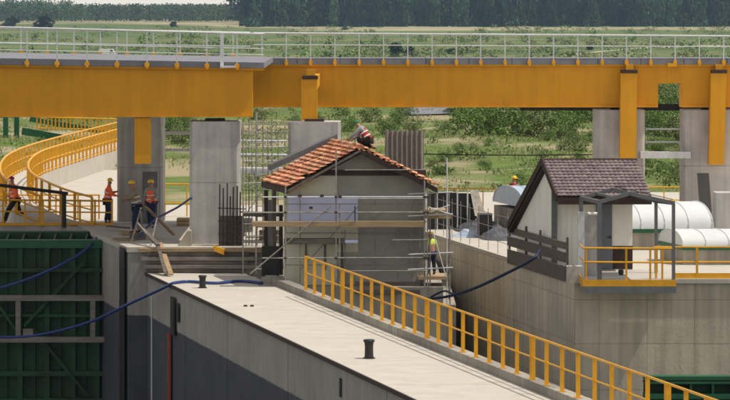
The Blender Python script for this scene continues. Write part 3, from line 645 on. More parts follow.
part(hut, 'side_wall', MB().hexa([(hx1 - .25, YH + .253, -.01), (hx1, YH + .253, -.01), (sk(hx1, 121.5), 121.5, -.01), (sk(hx1 - .25, 121.5), 121.5, -.01), (hx1 - .25, YH + .253, 3.1), (hx1, YH + .253, 3.1), (sk(hx1, 121.5), 121.5, 3.1), (sk(hx1 - .25, 121.5), 121.5, 3.1)]), M['grey'])
part(hut, 'rear_wall', MB().box(hx0 + .03, sk(hx1, 121.503), 121.503, 121.7, -.01, 3.1), M['grey'])
part(hut, 'tie_beam', MB().box(PX(308, YH), hx1 + .02, YH - .05, YH - .003, PZ(175.5, YH), PZ(170, YH)), M['bark'])
part(hut, 'insulation_board', MB().box(PX(288, YH), PX(358, YH), YH - .09, YH - .004, PZ(222.5, YH), PZ(195.5, YH)), M['board'])
part(hut, 'plaster_band', MB().box(PX(293, YH), PX(358, YH), YH - .035, YH - .005, PZ(252, YH), PZ(223, YH)), M['cream'])
# dark bars standing for shadow stripes on the lower wall
for px in (306, 325, 342): part(hut, 'batten_shadow', MB().box(PX(px, YH) - .03, PX(px, YH) + .03, YH - .06, YH - .036, PZ(270, YH), PZ(243, YH)), M['woodd'])
# roof decks
def deck(a, e, nm):
    n_ = (e - a); m = MB().para(a - V((0, 0, .16)), n_, AX * LEN, V((0, 0, .09))); part(hut, nm, m, M['bark'])
deck(R0, EL, 'roof_deck'); deck(R0, ER, 'roof_deck')
def tiles(parent, a, e, along, nr, nc, m, name, arch, lift, th, skip=0.0, org=None, labels=None, nseg=4, jit=.006):
    dv = (e - a) / nr; du = along / nc; nrm = dv.cross(du).normalized(); nrm = nrm if nrm.z > 0 else -nrm
    mb = MB(); k = nseg
    for (t, hgt) in ((-.12, 0.0), (1.0, lift)):
        for i in range(k + 1):
            s = i / k; mb.v.append(dv * t + du * (s * 1.0 - .0) * .97 + nrm * (hgt + arch * sin(pi * s)))
    for i in range(k + 1):
        s = i / k; mb.v.append(dv * 1.0 + du * s * .97 + nrm * (lift + arch * sin(pi * s) - th))
    for i in range(k): mb.f += [(i, i + 1, k + 2 + i, k + 1 + i), (k + 1 + i, k + 2 + i, 2 * k + 3 + i, 2 * k + 2 + i)]
    me = mb.mesh(name, m)
    # right way up
    if me.polygons[0].normal.z < 0: me.flip_normals()
    for r in range(nr):
        for c in range(nc):
            if random.random() < skip: continue
            p = a + dv * (r + random.uniform(-.03, .03)) + du * (c + random.uniform(-.02, .02)) + nrm * random.uniform(0, jit)
            link(name, me, parent, p - org)
tiles(hut, R0, EL, AX * LEN, 13, 13, M['tile'], 'roof_tile', .035, .075, .075, .03, ORG[hut.name])
tiles(hut, R0, ER, AX * LEN, 11, 8, M['tile'], 'roof_tile', .06, .07, .07, .02, ORG[hut.name])
for i in range(15):   # ridge caps
    p = R0 + AX * (i * LEN / 15)
    if i in (1, 2, 3): continue
    part(hut, 'ridge_tile', MB().tube(p + V((0, 0, .0)), p + AX * .42 + V((0, 0, .02)), .11, 8), M['tile'])
# verge end tiles at the front of the roof, seen end on
for i in range(13):
    p = R0.lerp(ER, (i + .4) / 13) + V((0, -.06, .02)); part(hut, 'verge_tile', MB().tube(p, p + V((0, .35, 0)), .055, 8), M['tile'])
part(hut, 'verge_board', MB().para(R0 + V((0, -.03, -.15)), EL - R0, V((0, .028, 0)), V((0, 0, .09))), M['woodd'])
part(hut, 'bargeboard', MB().para(R0 + V((0, -.03, -.24)), ER - R0, V((0, .028, 0)), V((0, 0, .18))), M['bark'])
part(hut, 'fascia', MB().para(EL + V((-.03, 0, -.2)), AX * LEN, V((.028, 0, 0)), V((0, 0, .2))), M['bark'])
for i in range(7):
    p = EL.lerp(R0, .04) + AX * (.2 + i * .62) + V((0, 0, -.27)); part(hut, 'rafter', MB().para(p, (R0 - EL) * .35, V((0, .07, 0)), V((0, 0, .10))), M['wood'])
gs = MB().para(A(271, 170.5, 121.75), A(337.5, 139.8, 121.75) - A(271, 170.5, 121.75), V((-.1, .40, 0)), V((0, 0, .20)))
solid('grey_channel', gs, M['sgrey'], 'long grey sheet channel lying up the far edge of the orange tile roof', 'channel')
rp = thing('ribbed_panel', 'tall ribbed grey-brown panel standing behind the right slope of the tiled hut', 'panel', (PX(404, 126), 126, .7))
M['rib'] = mat('ribbed_grey_brown_sheet', (.27, .23, .20), (.21, .18, .155), 3, .8)
x0, x1 = PX(385, 126), PX(424, 126); nb = 8; wv = (x1 - x0) / nb
part(rp, 'backing_sheet', MB().box(x0, x1, 126.08, 126.12, .883, PZ(131.5, 126)), M['rib'])
for i in range(nb): part(rp, 'rib', MB().prism([(x0 + wv * i + .02, 126.078, .884), (x0 + wv * i + .055, 125.98, .884), (x0 + wv * (i + 1) - .075, 125.98, .884), (x0 + wv * (i + 1) - .045, 126.078, .884)], (0, 0, PZ(130 + (i * 7 % 3) * .4, 126) - .884)), M['rib'])

# ---------------------------------------------------------------- scaffold round the hut
sf = thing('hut_scaffold', 'grey tube scaffold with wooden boards across the front of the hut', 'scaffold', (0, 117, 0), 'scaffolds')
YA, YB = 117.1, 117.72
def tb(a, b, r=.026, nm='tube', m='steel'): part(sf, nm, MB().tube(a, b, r, 6), M[m])
for px, yt in ((285.5, 186), (336, 150), (339.5, 205), (424.5, 180), (427.5, 188)):
    tb((PX(px, YA), YA, -.01), A(px, yt, YA), .028, 'standard')
for px, yt in ((420, 196), (345, 230)): tb((PX(px, YB), YB, -.01), A(px, yt, YB), .026, 'standard')
for y, xa, xb, r in ((197, 262, 428, .022), (198.5, 340, 428, .02), (212.5, 243, 432, .026), (258, 262, 428, .024), (271, 340, 428, .018), (240, 392, 428, .018), (170, 345, 425, .016)):
    tb(A(xa, y, YA - .03), A(xb, y - .3, YA - .03), r, 'ledger', 'galv' if y in (197, 198.5) else 'steel')
tb(A(250, 274, YA - .06), A(331, 206, YA - .06), .024, 'diagonal_brace')
tb(A(368, 196, YB - .1), A(300, 270, YB - .1), .02, 'diagonal_brace')
part(sf, 'walk_board', MB().box(PX(252, YA), PX(340, YA), YA - .05, YB - .12, PZ(226.5, YA), PZ(222, YA)), M['wood'])
part(sf, 'walk_board', MB().box(PX(340.3, YA), PX(424, YA), YA - .05, YB - .12, PZ(227, YA), PZ(221.5, YA)), M['wood'])
part(sf, 'walk_board', MB().box(PX(284, YA), PX(344, YA), YA + .03, YB - .12, PZ(244.5, YA), PZ(239, YA)), M['woodd'])
part(sf, 'walk_board', MB().box(PX(345, YA), PX(358, YA), YA + .03, YB - .12, PZ(243, YA), PZ(240, YA)), M['board'])
for y in (283, 291): part(sf, 'toe_board', MB().box(PX(355, YA), PX(420, YA), YA + .03, YA + .08, PZ(y + 3, YA), PZ(y - 1, YA)), M['woodd'])
for px, y in ((300, 195), (322, 195), (340, 196), (311, 207)): part(sf, 'coupler', MB().box(PX(px, YA) - .06, PX(px, YA) + .06, YA - .08, YA + .02, PZ(y + 2.0, YA), PZ(y - .5, YA)), M['rebar'])
part(sf, 'coupler', MB().box(PX(355, YA) - .02, PX(355, YA) + .02, YA - .08, YA - .04, PZ(221, YA), PZ(206, YA)), M['dark'])

for px in (285.5, 336, 424.5, 427.5):
    for y in (197, 212.5, 258): part(sf, 'coupler', MB().box(PX(px, YA) - .045, PX(px, YA) + .045, YA - .075, YA + .02, PZ(y + .9, YA), PZ(y - 1.1, YA)), M['rebar'])
for px, y0, y1 in ((300, 283, 192), (375, 300, 196), (398, 305, 196), (412, 300, 194)): tb((PX(px, YB), YB, PZ(y0, YB) if y0 < 285 else -.01), A(px, y1, YB), .02, 'standard')
for y in (204, 233, 265): tb(A(285, y, YB + .02), A(426, y, YB + .02), .016, 'ledger')
tb(A(425, 196, YB - .1), A(372, 268, YB - .1), .02, 'diagonal_brace')
s2 = thing('side_scaffold', 'tube scaffold at the right end of the hut where a worker stands', 'scaffold', (2.4, 117.6, -.6), 'scaffolds')
def tb2(a, b, r=.026, nm='tube', m='steel'): part(s2, nm, MB().tube(a, b, r, 6), M[m])
Yc = 117.6
for px, yt in ((425, 176), (430, 192), (447, 158), (450, 226)): tb2((PX(px, Yc), Yc, -.615), A(px, yt, Yc), .026, 'standard', 'galv' if px == 447 else 'steel')
for px, yt in ((424, 186), (449, 190)): tb2((PX(px, 119.4), 119.4, -.615), A(px, yt, 119.4), .024, 'standard')
for y in (193, 215, 253.5, 268.5): tb2(A(408, y + 1, Yc - .05), A(453, y - 1, Yc - .05), .024, 'ledger', 'galv')
for (xa, ya, xb, yb) in ((433, 232, 447, 280), (425, 206, 450, 214), (425, 214, 450, 205)): tb2(A(xa, ya, Yc - .08), A(xb, yb, Yc - .08), .022, 'diagonal_brace', 'galv')
part(s2, 'walk_board', MB().box(PX(418, Yc), PX(448, Yc), Yc - .1, Yc + 1.5, PZ(279.5, Yc), PZ(276.5, Yc)), M['wood'])
part(s2, 'walk_board', MB().box(PX(420, Yc), PX(446, Yc), Yc - .06, Yc + 1.2, PZ(213, Yc), PZ(210, Yc)), M['wood'])
part(s2, 'mesh_board', MB().box(PX(426, Yc), PX(452, Yc), Yc + 1.3, Yc + 1.34, PZ(221, Yc), PZ(216, Yc)), M['wood'])

s3 = thing('tall_scaffold', 'tall scaffold tower of ladder frames between the big pier and the hut', 'scaffold', (PX(262, 124), 124, .003), 'scaffolds')
def tb3(a, b, r=.026, nm='tube', m='steel'): part(s3, nm, MB().tube(a, b, r, 6), M[m])
for px, Yd, zb in ((243, 122.6, .005), (256, 122.6, .005), (263, 122.9, .005), (272, 122.9, .005), (249, 124.4, .883), (257, 124.4, .883), (285, 124.4, .883)):
    yt = {243: 124, 256: 112, 263: 116, 272: 120, 249: 118, 257: 112, 285: 126}[px]
    tb3((PX(px, Yd), Yd, zb), A(px, yt, Yd), .027, 'standard')
for i in range(15):
    y = 122 + i * 10.5; tb3(A(256, y, 122.62), A(263, y, 122.88), .02, 'rung', 'woodg' if i % 4 == 0 else 'steel')
for y, r, m in ((124, .02, 'steel'), (131.5, .02, 'steel'), (140.5, .04, 'galv'), (154.5, .05, 'galv'), (168, .05, 'galv'), (190, .022, 'steel'), (212, .03, 'steel')):
    tb3(A(241, y, 124.2), A(287, y + .5, 124.2), r, 'ledger', m)
for (xa, ya, xb, yb) in ((263, 131, 285, 152), (285, 131, 263, 152), (249, 150, 256, 182)): tb3(A(xa, ya, 124.35), A(xb, yb, 124.35), .02, 'diagonal_brace')
for px, yt in ((246, 130), (252, 122), (268, 128), (278, 134)): tb3((PX(px, 123.9), 123.9, .884), A(px, yt, 123.9), .02, 'standard')
for y in (147, 161, 176, 183, 200, 224, 236): tb3(A(243, y, 123.85), A(285, y - .6, 123.85), .018, 'ledger', 'galv' if y % 2 else 'steel')
for (xa, ya, xb, yb) in ((243, 176, 272, 212), (272, 176, 246, 214), (252, 128, 268, 147), (266, 152, 281, 172)): tb3(A(xa, ya, 123.8), A(xb, yb, 123.8), .017, 'diagonal_brace')
part(s3, 'working_board', MB().box(PX(244, 122.8), PX(284, 122.8), 122.5, 123.3, PZ(216, 122.8), PZ(212.5, 122.8)), M['woodd'])
part(s3, 'working_board', MB().box(PX(240, 124.3), PX(275, 124.3), 124.0, 124.5, PZ(173, 124.3), PZ(169.5, 124.3)), M['galv'])
for px, yt, m in ((266, 190, 'bark'), (270, 200, 'sgrey'), (274.5, 186, 'woodd'), (281, 205, 'bark')):
    solid('timber_prop', MB().box(PX(px, 122.2) - .07, PX(px, 122.2) + .07, 122.1, 122.25, .006, PZ(yt, 122.2)), M[m], {266: 'thin brown prop, leftmost beside the hut wall', 270: 'grey prop among the props left of the hut', 274.5: 'tall dark prop under the eave of the hut', 281: 'dark prop right at the hut corner'}[px], 'prop', 'props beside the hut')
bx_ = solid('dark_box', MB().box(PX(262, 122), PX(279, 122), 121.6, 122.05, .006, PZ(246, 122)).box(PX(263, 122), PX(278, 122), 121.57, 121.598, .08, PZ(248, 122)), M['dark'], 'dark cabinet standing under the scaffold left of the hut', 'cabinet')
solid('rag_pile', MB().lathe(G(250, 268, .004), [(.5, 0), (.42, .12), (.2, .22), (.05, .26)], 9), M['tarp'], 'low dark heap of sheeting at the foot of the scaffold', 'heap')

# ---------------------------------------------------------------- right-hand house
hs = thing('white_house', 'small white house with mauve tile roof and dark bargeboards on the terrace', 'house', (7.3, 113.2, .882))
oh = ORG[hs.name]
HYf, HYr = 113.2, 117.2
def hx(x, Y): return x - .246 * (Y - HYf)
wl, wr = PX(553, HYf), PX(632.5, HYf)
AP = V((5.79, 113.8, 4.40)); EFp = V((6.18, 112.3, 3.30)); ERp = V((4.83, 117.5, 2.06)); RL = V((3.02, 0, 0))
part(hs, 'front_wall', MB().box(wl, wr, HYf, HYf + .2, .883, 3.62), M['white'])
for px in (561, 566.5, 572): part(hs, 'wall_seam', MB().box(PX(px, HYf), PX(px, HYf) + .02, HYf - .012, HYf - .002, .95, 3.45), M['white'])
gw = MB().prism([(hx(wl, HYf + .2) , HYf + .203, .883), (hx(wl, HYr), HYr, .883), (hx(wl, HYr), HYr, 2.12), (hx(wl, 113.9), 113.9, 4.20), (hx(wl, HYf + .2), HYf + .203, 3.85)], (.2, 0, 0))
part(hs, 'gable_wall', gw, M['white'])
part(hs, 'side_wall', MB().prism([(hx(wr - .2, HYf + .2), HYf + .203, .883), (hx(wr - .2, HYr), HYr, .883), (hx(wr - .2, HYr), HYr, 2.12), (hx(wr - .2, 113.9), 113.9, 4.2), (hx(wr - .2, HYf + .2), HYf + .203, 3.85)], (.2, 0, 0)), M['white'])
part(hs, 'rear_wall', MB().box(hx(wl, HYr), hx(wr, HYr), HYr + .003, HYr + .2, .883, 2.1), M['white'])
part(hs, 'corner_post', MB().box(wl - .05, wl + .13, HYf - .14, HYf - .003, .883, 3.4), M['sgrey'])
part(hs, 'roof_deck', MB().para(AP - V((0, 0, .12)), EFp - AP, RL, V((0, 0, .08))), M['bark'])
part(hs, 'roof_deck', MB().para(AP - V((0, 0, .12)), ERp - AP, RL, V((0, 0, .08))), M['bark'])
tiles(hs, AP, EFp, RL, 12, 20, M['shingle'], 'roof_tile', .022, .035, .03, 0, oh, nseg=3)
tiles(hs, AP, ERp, RL, 10, 6, M['shingle'], 'roof_tile', .022, .045, .03, 0, oh, nseg=3)
part(hs, 'ridge_cap', MB().tube(AP + V((-.05, 0, -.02)), AP + RL + V((.03, 0, -.02)), .075, 8), M['bark'])
part(hs, 'bargeboard', MB().para(AP + V((-.06, 0, -.16)), ERp - AP, V((.055, 0, 0)), V((0, 0, .26))), M['bark'])
part(hs, 'bargeboard', MB().para(AP + V((-.06, 0, -.16)), EFp - AP, V((.055, 0, 0)), V((0, 0, .24))), M['bark'])
part(hs, 'soffit', MB().para(AP + V((.0, 0, -.26)), ERp - AP, V((.5, 0, 0)), V((0, 0, .12))), M['bark'])
part(hs, 'eave_board', MB().box(EFp.x, EFp.x + RL.x, EFp.y - .03, EFp.y + .02, EFp.z - .26, EFp.z - .04), M['bark'])
part(hs, 'eave_soffit', MB().box(EFp.x + .02, EFp.x + RL.x, EFp.y + .022, HYf - .003, EFp.z - .2, EFp.z - .15), M['bark'])
d_ = part(hs, 'door', MB().box(PX(596, HYf), PX(612, HYf), HYf - .05, HYf - .003, .9, PZ(203, HYf)), M['door'])
part(d_, 'handle', MB().box(PX(608, HYf), PX(611, HYf), HYf - .1, HYf - .052, PZ(238, HYf), PZ(236.4, HYf)), M['dark'])
part(hs, 'dado', MB().box(PX(612.5, HYf), wr + .004, HYf - .02, HYf - .003, .9, PZ(246, HYf)), M['bark'])
solid('small_pot', MB().lathe(G(621, 275, .882), [(.06, 0), (.09, .08), (.085, .16), (.05, .18)], 10), M['dark'], 'small dark pot on the terrace edge by the house door', 'pot')

# board fence below the gable
bf = thing('board_fence', 'dark board fence along the terrace edge below the white gable', 'fence', (5.6, 114, .882))
def fp(px, Yd): return px
Ya_, Yb_ = 118.4, 110.6
def fpt(t, z): 
    Y = Ya_ + (Yb_ - Ya_) * t; return V((XR(Y) - .045, Y, z))
for z0, z1 in ((1.72, 1.94), (1.30, 1.62), (.70, 1.18)):
    part(bf, 'board', MB().para(fpt(0, z0), fpt(1, z0) - fpt(0, z0), V((.04, 0, 0)), V((0, 0, z1 - z0))), M['woodd'])
for t in (0, .3, .55, .8, 1.0):
    p = fpt(t, .883); part(bf, 'post', MB().box(p.x + .045, p.x + .12, p.y - .05, p.y + .03, .883, 2.1), M['woodd'])

# ---------------------------------------------------------------- portico with yellow balcony
YP0, YP1 = 107.7, 111.9
po = thing('steel_portico', 'grey steel portal frame with open gable roof over the yellow railed landing', 'portico', (PX(636, 108), 108, .882))
def bar_(nm, a, b, w1, w2, m='sgrey', up=(0, 0, 1)): part(po, nm, MB().bar(a, b, w1, w2, up), M[m])
fl, fr, fa = A(599.5, 202, YP0), A(673.5, 203, YP0), A(630, 193.5, YP0)
bl, brr, ba = A(581, 198, YP1), A(656, 201, YP1), A(613, 189.5, YP1)
for p, wd in ((fl, .14), (fr, .10), (brr, .10)): bar_('post', (p.x, p.y, .883), (p.x, p.y, p.z), wd, .12)
part(po, 'post', MB().box(PX(578, 110.3), PX(584.5, 110.3), 110.3, 110.5, .883, PZ(212, 110.3)), M['galv'], 'wide pale post')
bar_('post', (bl.x, bl.y, .883), bl, .12, .12)
for a, b in ((fl, fa), (fa, fr), (bl, ba), (ba, brr)): bar_('rafter', a, b, .08, .115)
for a, b in ((fl, bl), (fa, ba), (fr, brr)): bar_('purlin', a, b, .09, .12)
mid1, mid2 = fl.lerp(fa, .5), bl.lerp(ba, .5); bar_('purlin', mid1, mid2, .07, .08)
mid1, mid2 = fr.lerp(fa, .5), brr.lerp(ba, .5); bar_('purlin', mid1, mid2, .07, .08)
up_ = V((0, 0, .095))
part(po, 'roof_sheet', MB().para(fa.lerp(ba, .12) + up_, (fr - fa) * 1.04, (ba - fa) * .86, V((0, 0, .02))), M['bark'])
part(po, 'lintel', MB().bar(A(588, 213.5, 110.9), A(599, 213.5, 110.9), .5, .05), M['white'])
part(po, 'side_screen', MB().box(PX(584.7, 110.4), PX(597.5, 110.4), 110.7, 110.74, .883, PZ(214, 110.4)), M['pier'])
ba_ = thing('yellow_landing', 'landing with yellow edge and railings sticking out from the chamber wall', 'landing', (PX(628, 108), 108, .6))
lx0, lx1 = PX(583, YP0), PX(673.5, YP0) + .05
part(ba_, 'floor', MB().box(lx0, lx1, YP0 - .12, 109.38, .70, .882), M['conc'])
part(ba_, 'edge_beam', MB().box(lx0 - .02, lx1 + .02, YP0 - .2, YP0 - .123, .60, .80), M['sgrey'])
part(ba_, 'toe_board', MB().box(lx0 - .02, lx1 + .02, YP0 - .16, YP0 - .123, .805, 1.0), M['yrail'])
part(ba_, 'toe_board', MB().box(lx0 - .04, lx0 - .022, YP0 - .1, 109.3, .805, 1.06), M['yrail'])
for px in (586, 626, 650, 662): part(ba_, 'post', MB().box(PX(px, YP0) - .03, PX(px, YP0) + .03, YP0 - .122, YP0 - .07, .883, PZ(247.5, YP0)), M['yrail'])
for y in (248, 262): part(ba_, 'rail', MB().tube(A(583, y, YP0 - .1), A(672, y + .5, YP0 - .1), .028, 8), M['yrail'])
for y in (244.5, 257.5):
    part(ba_, 'rail', MB().tube(A(583, y + 3.5, YP0 - .1), V((PX(583, YP0), 109.3, PZ(y + 3.5, YP0))), .026, 6), M['yrail'])
tr = thing('terrace_railing', 'yellow railing on the terrace edge at the right of the landing', 'railing', (PX(700, 109.6), 109.6, .882))
for px in (656, 697, 737): part(tr, 'post', MB().box(PX(px, 109.6) - .035, PX(px, 109.6) + .035, 109.57, 109.63, .883, PZ(247, 109.6)), M['yrail'])
for y in (247, 262): part(tr, 'rail', MB().tube(A(654, y, 109.6), A(750, y, 109.6), .028, 8), M['yrail'])
part(tr, 'toe_board', MB().box(PX(675, 109.6), PX(750, 109.6), 109.58, 109.6, .885, 1.05), M['yrail'])

# ---------------------------------------------------------------- vaulted skylights
def vault(x0, x1, ytop, ybase, Yd, dep, m, label, nrib, strip=True):
    X0, X1 = PX(x0, Yd), PX(x1, Yd); zb = PZ(ybase, Yd); hh = PZ(ytop, Yd + dep * .5) - zb
    t = thing('vaulted_skylight', label, 'skylight', ((X0 + X1) / 2, Yd, .882), 'vaulted skylights on the terrace')
    def arc(X, k=1.0, n=18): return [V((X, Yd, zb)) + AX * (dep / 2 - cos(pi * j / n) * dep / 2 * k) + V((0, 0, sin(pi * j / n) ** .85 * hh * k)) for j in range(n + 1)]
    nb = max(2, nrib + 1)
    for i in range(nb):        # curved sheets between the ribs
        a, b = arc(X0 + (X1 - X0) * i / nb + .008), arc(X0 + (X1 - X0) * (i + 1) / nb - .008); mb = MB(); mb.v = a + b; n = len(a)
        mb.f = [(j, j + 1, n + j + 1, n + j) for j in range(n - 1)]; mb.sm = True; part(t, 'vault_sheet', mb, m)
    for X in (X0, X1): part(t, 'end_panel', MB().add(arc(X, .985), [tuple(range(19))]), m)
    for k in range(nb + 1): part(t, 'rib', MB().path(arc(X0 + (X1 - X0) * k / nb, 1.006), .022, 5), m)
    if strip: part(t, 'green_frame', MB().para(V((X0 - .03, Yd - .04, zb - .13)), V((X1 - X0 + .06, 0, 0)), AX * (dep + .08), V((0, 0, .127))), M['green2'])
    part(t, 'base_wall', MB().para(V((X0 + .02, Yd + .02, .883)), V((X1 - X0 - .04, 0, 0)), AX * (dep - .04), V((0, 0, zb - .132 - .883))), M['conc'])
    return t
vault(683, 800, 229, 246, 115.2, 2.5, M['poly'], 'white vaulted skylight nearest the right edge behind the yellow railing', 4)
vault(618, 713, 201.5, 229, 122.0, 3.4, M['poly'], 'long white vaulted skylight behind the portico', 3)
vault(524, 590, 186, 208, 129.5, 4.3, M['polyb'], 'pale blue vaulted skylight left of the white house', 5, strip=False)

# right-hand yard clutter
fn = thing('mesh_fence', 'black mesh fence panels on the terrace right of the hut', 'fence', (PX(450, 133), 133, .882))
for i in range(5):
    xa = 427 + i * 10.2; part(fn, 'panel', MB().box(PX(xa, 133), PX(xa + 9.6, 133), 133 + .1 * i, 133.05 + .1 * i, .883, PZ(192, 133) - .02 * i), M['dark'])
    part(fn, 'post', MB().tube((PX(xa, 132.9), 132.9, .883), A(xa, 189.5, 132.9), .025, 6), M['galv'])
solid('leaning_sheet', MB().hexa([A(475, 216, 132), A(486, 216, 132), A(486, 216, 132.1), A(475, 216, 132.1), A(470, 190, 133.4), A(478, 190, 133.4), A(478, 190, 133.5), A(470, 190, 133.5)]), M['conc'], 'grey sheet leaning at the end of the black mesh fence', 'sheet')
def heap(px, py, rx_, ry_, h, m, lab, name='tarpaulin'):
    c = G(px, py, .884); mb = MB(); nr, na = 5, 18; 
    mb.v.append(c + V((0, 0, h)))
    for r in range(1, nr + 1):
        for a in range(na):
            th = 2 * pi * a / na; f = r / nr; nz_ = noise.noise(V((cos(th) * f * 2.3 + px, sin(th) * f * 2.3, py))) 
            mb.v.append(c + V((cos(th) * rx_ * f * (1 + .2 * nz_), sin(th) * ry_ * f, max(0, h * (1 - f ** 2.2) * (1 + .9 * nz_)))))
    for a in range(na): mb.f.append((0, 1 + a, 1 + (a + 1) % na))
    for r in range(nr - 1):
        for a in range(na): q = 1 + r * na; mb.f.append((q + a, q + na + a, q + na + (a + 1) % na, q + (a + 1) % na))
    solid(name, mb, m, lab, 'tarpaulin', 'crumpled sheets on the terrace')
heap(458, 222, .75, 1.5, .30, M['tarp'], 'small dark crumpled sheet nearest the hut on the terrace')
heap(480, 230, 1.0, 2.2, .34, M['tarp'], 'dark crumpled sheet in the middle of the terrace edge')
heap(502, 238, .9, 1.6, .38, M['tarp'], 'dark crumpled sheet next to the board fence')
heap(470, 236, .7, .8, .2, M['polyb'], 'pale crumpled sheet on the terrace edge')
wf = thing('wire_fence', 'thin wire fence along the terrace edge between the hut and the house', 'fence', (XR(122) + .1, 122, .882))
for t in [i / 9 for i in range(10)]:
    Y = 130.5 - 13 * t; part(wf, 'post', MB().tube((XR(Y) + .1, Y, .883), (XR(Y) + .1, Y, 2.35), .013, 6), M['steel'])
for z in (1.3, 1.75, 2.2): part(wf, 'wire', MB().tube((XR(130.5) + .1, 130.5, z), (XR(117.5) + .1, 117.5, z), .010, 4), M['steel'])
ybr = thing('yard_rail', 'long rusty yellow rail across the yard behind the black fence', 'railing', (PX(470, 140), 140, .763))
part(ybr, 'rail', MB().tube(A(425, 188.3, 140), A(510, 189, 140), .028, 6), M['yrail'])
for px in (427, 455, 483, 509): part(ybr, 'post', MB().tube((PX(px, 140), 140, .763), A(px, 188.5, 140), .025, 6), M['yrail'])
solid('dark_tank', MB().box(PX(478, 128.6), PX(492, 128.6), 128.2, 129.3, .883, PZ(214, 128.6)).box(PX(480, 128.6), PX(490, 128.6), 128.17, 128.198, 1.0, PZ(217, 128.6)), M['dark'], 'dark box between the grey sheet and the blue skylight', 'box')
solid('overhead_wire', MB().path([A(420, 150.5 + 1.5 * abs(1 - k / 6), 139) if False else A(420 + k * 17, 154 + 1.2 * sin(k / 12 * pi), 139) for k in range(13)], .022, 5), M['dark'], 'thin dark wire stretched above the yard from the hut to the pier', 'wire')

# second green gate low on the right
g2 = thing('lock_gate', 'green steel gate top low at the right behind the island railing', 'lock gate', (PX(700, 104), 104, -6), 'green lock gates')
Yq = 104.5
part(g2, 'skin_plate', MB().box(PX(645, Yq), PX(760, Yq), Yq + .5, Yq + .6, -13, PZ(384, Yq)), M['green'])
for ya, yb in ((376.5, 380), (381.5, 384), (394, 399), (410, 416)): part(g2, 'cross_girder', MB().box(PX(644, Yq), PX(760, Yq), Yq, Yq + .49, PZ(yb, Yq), PZ(ya, Yq)), M['green2'])
for px in (646, 668, 690, 712, 734): part(g2, 'vertical_rib', MB().box(PX(px, Yq), PX(px + 2.2, Yq), Yq + .05, Yq + .48, PZ(394, Yq), PZ(384.1, Yq)), M['green2'])

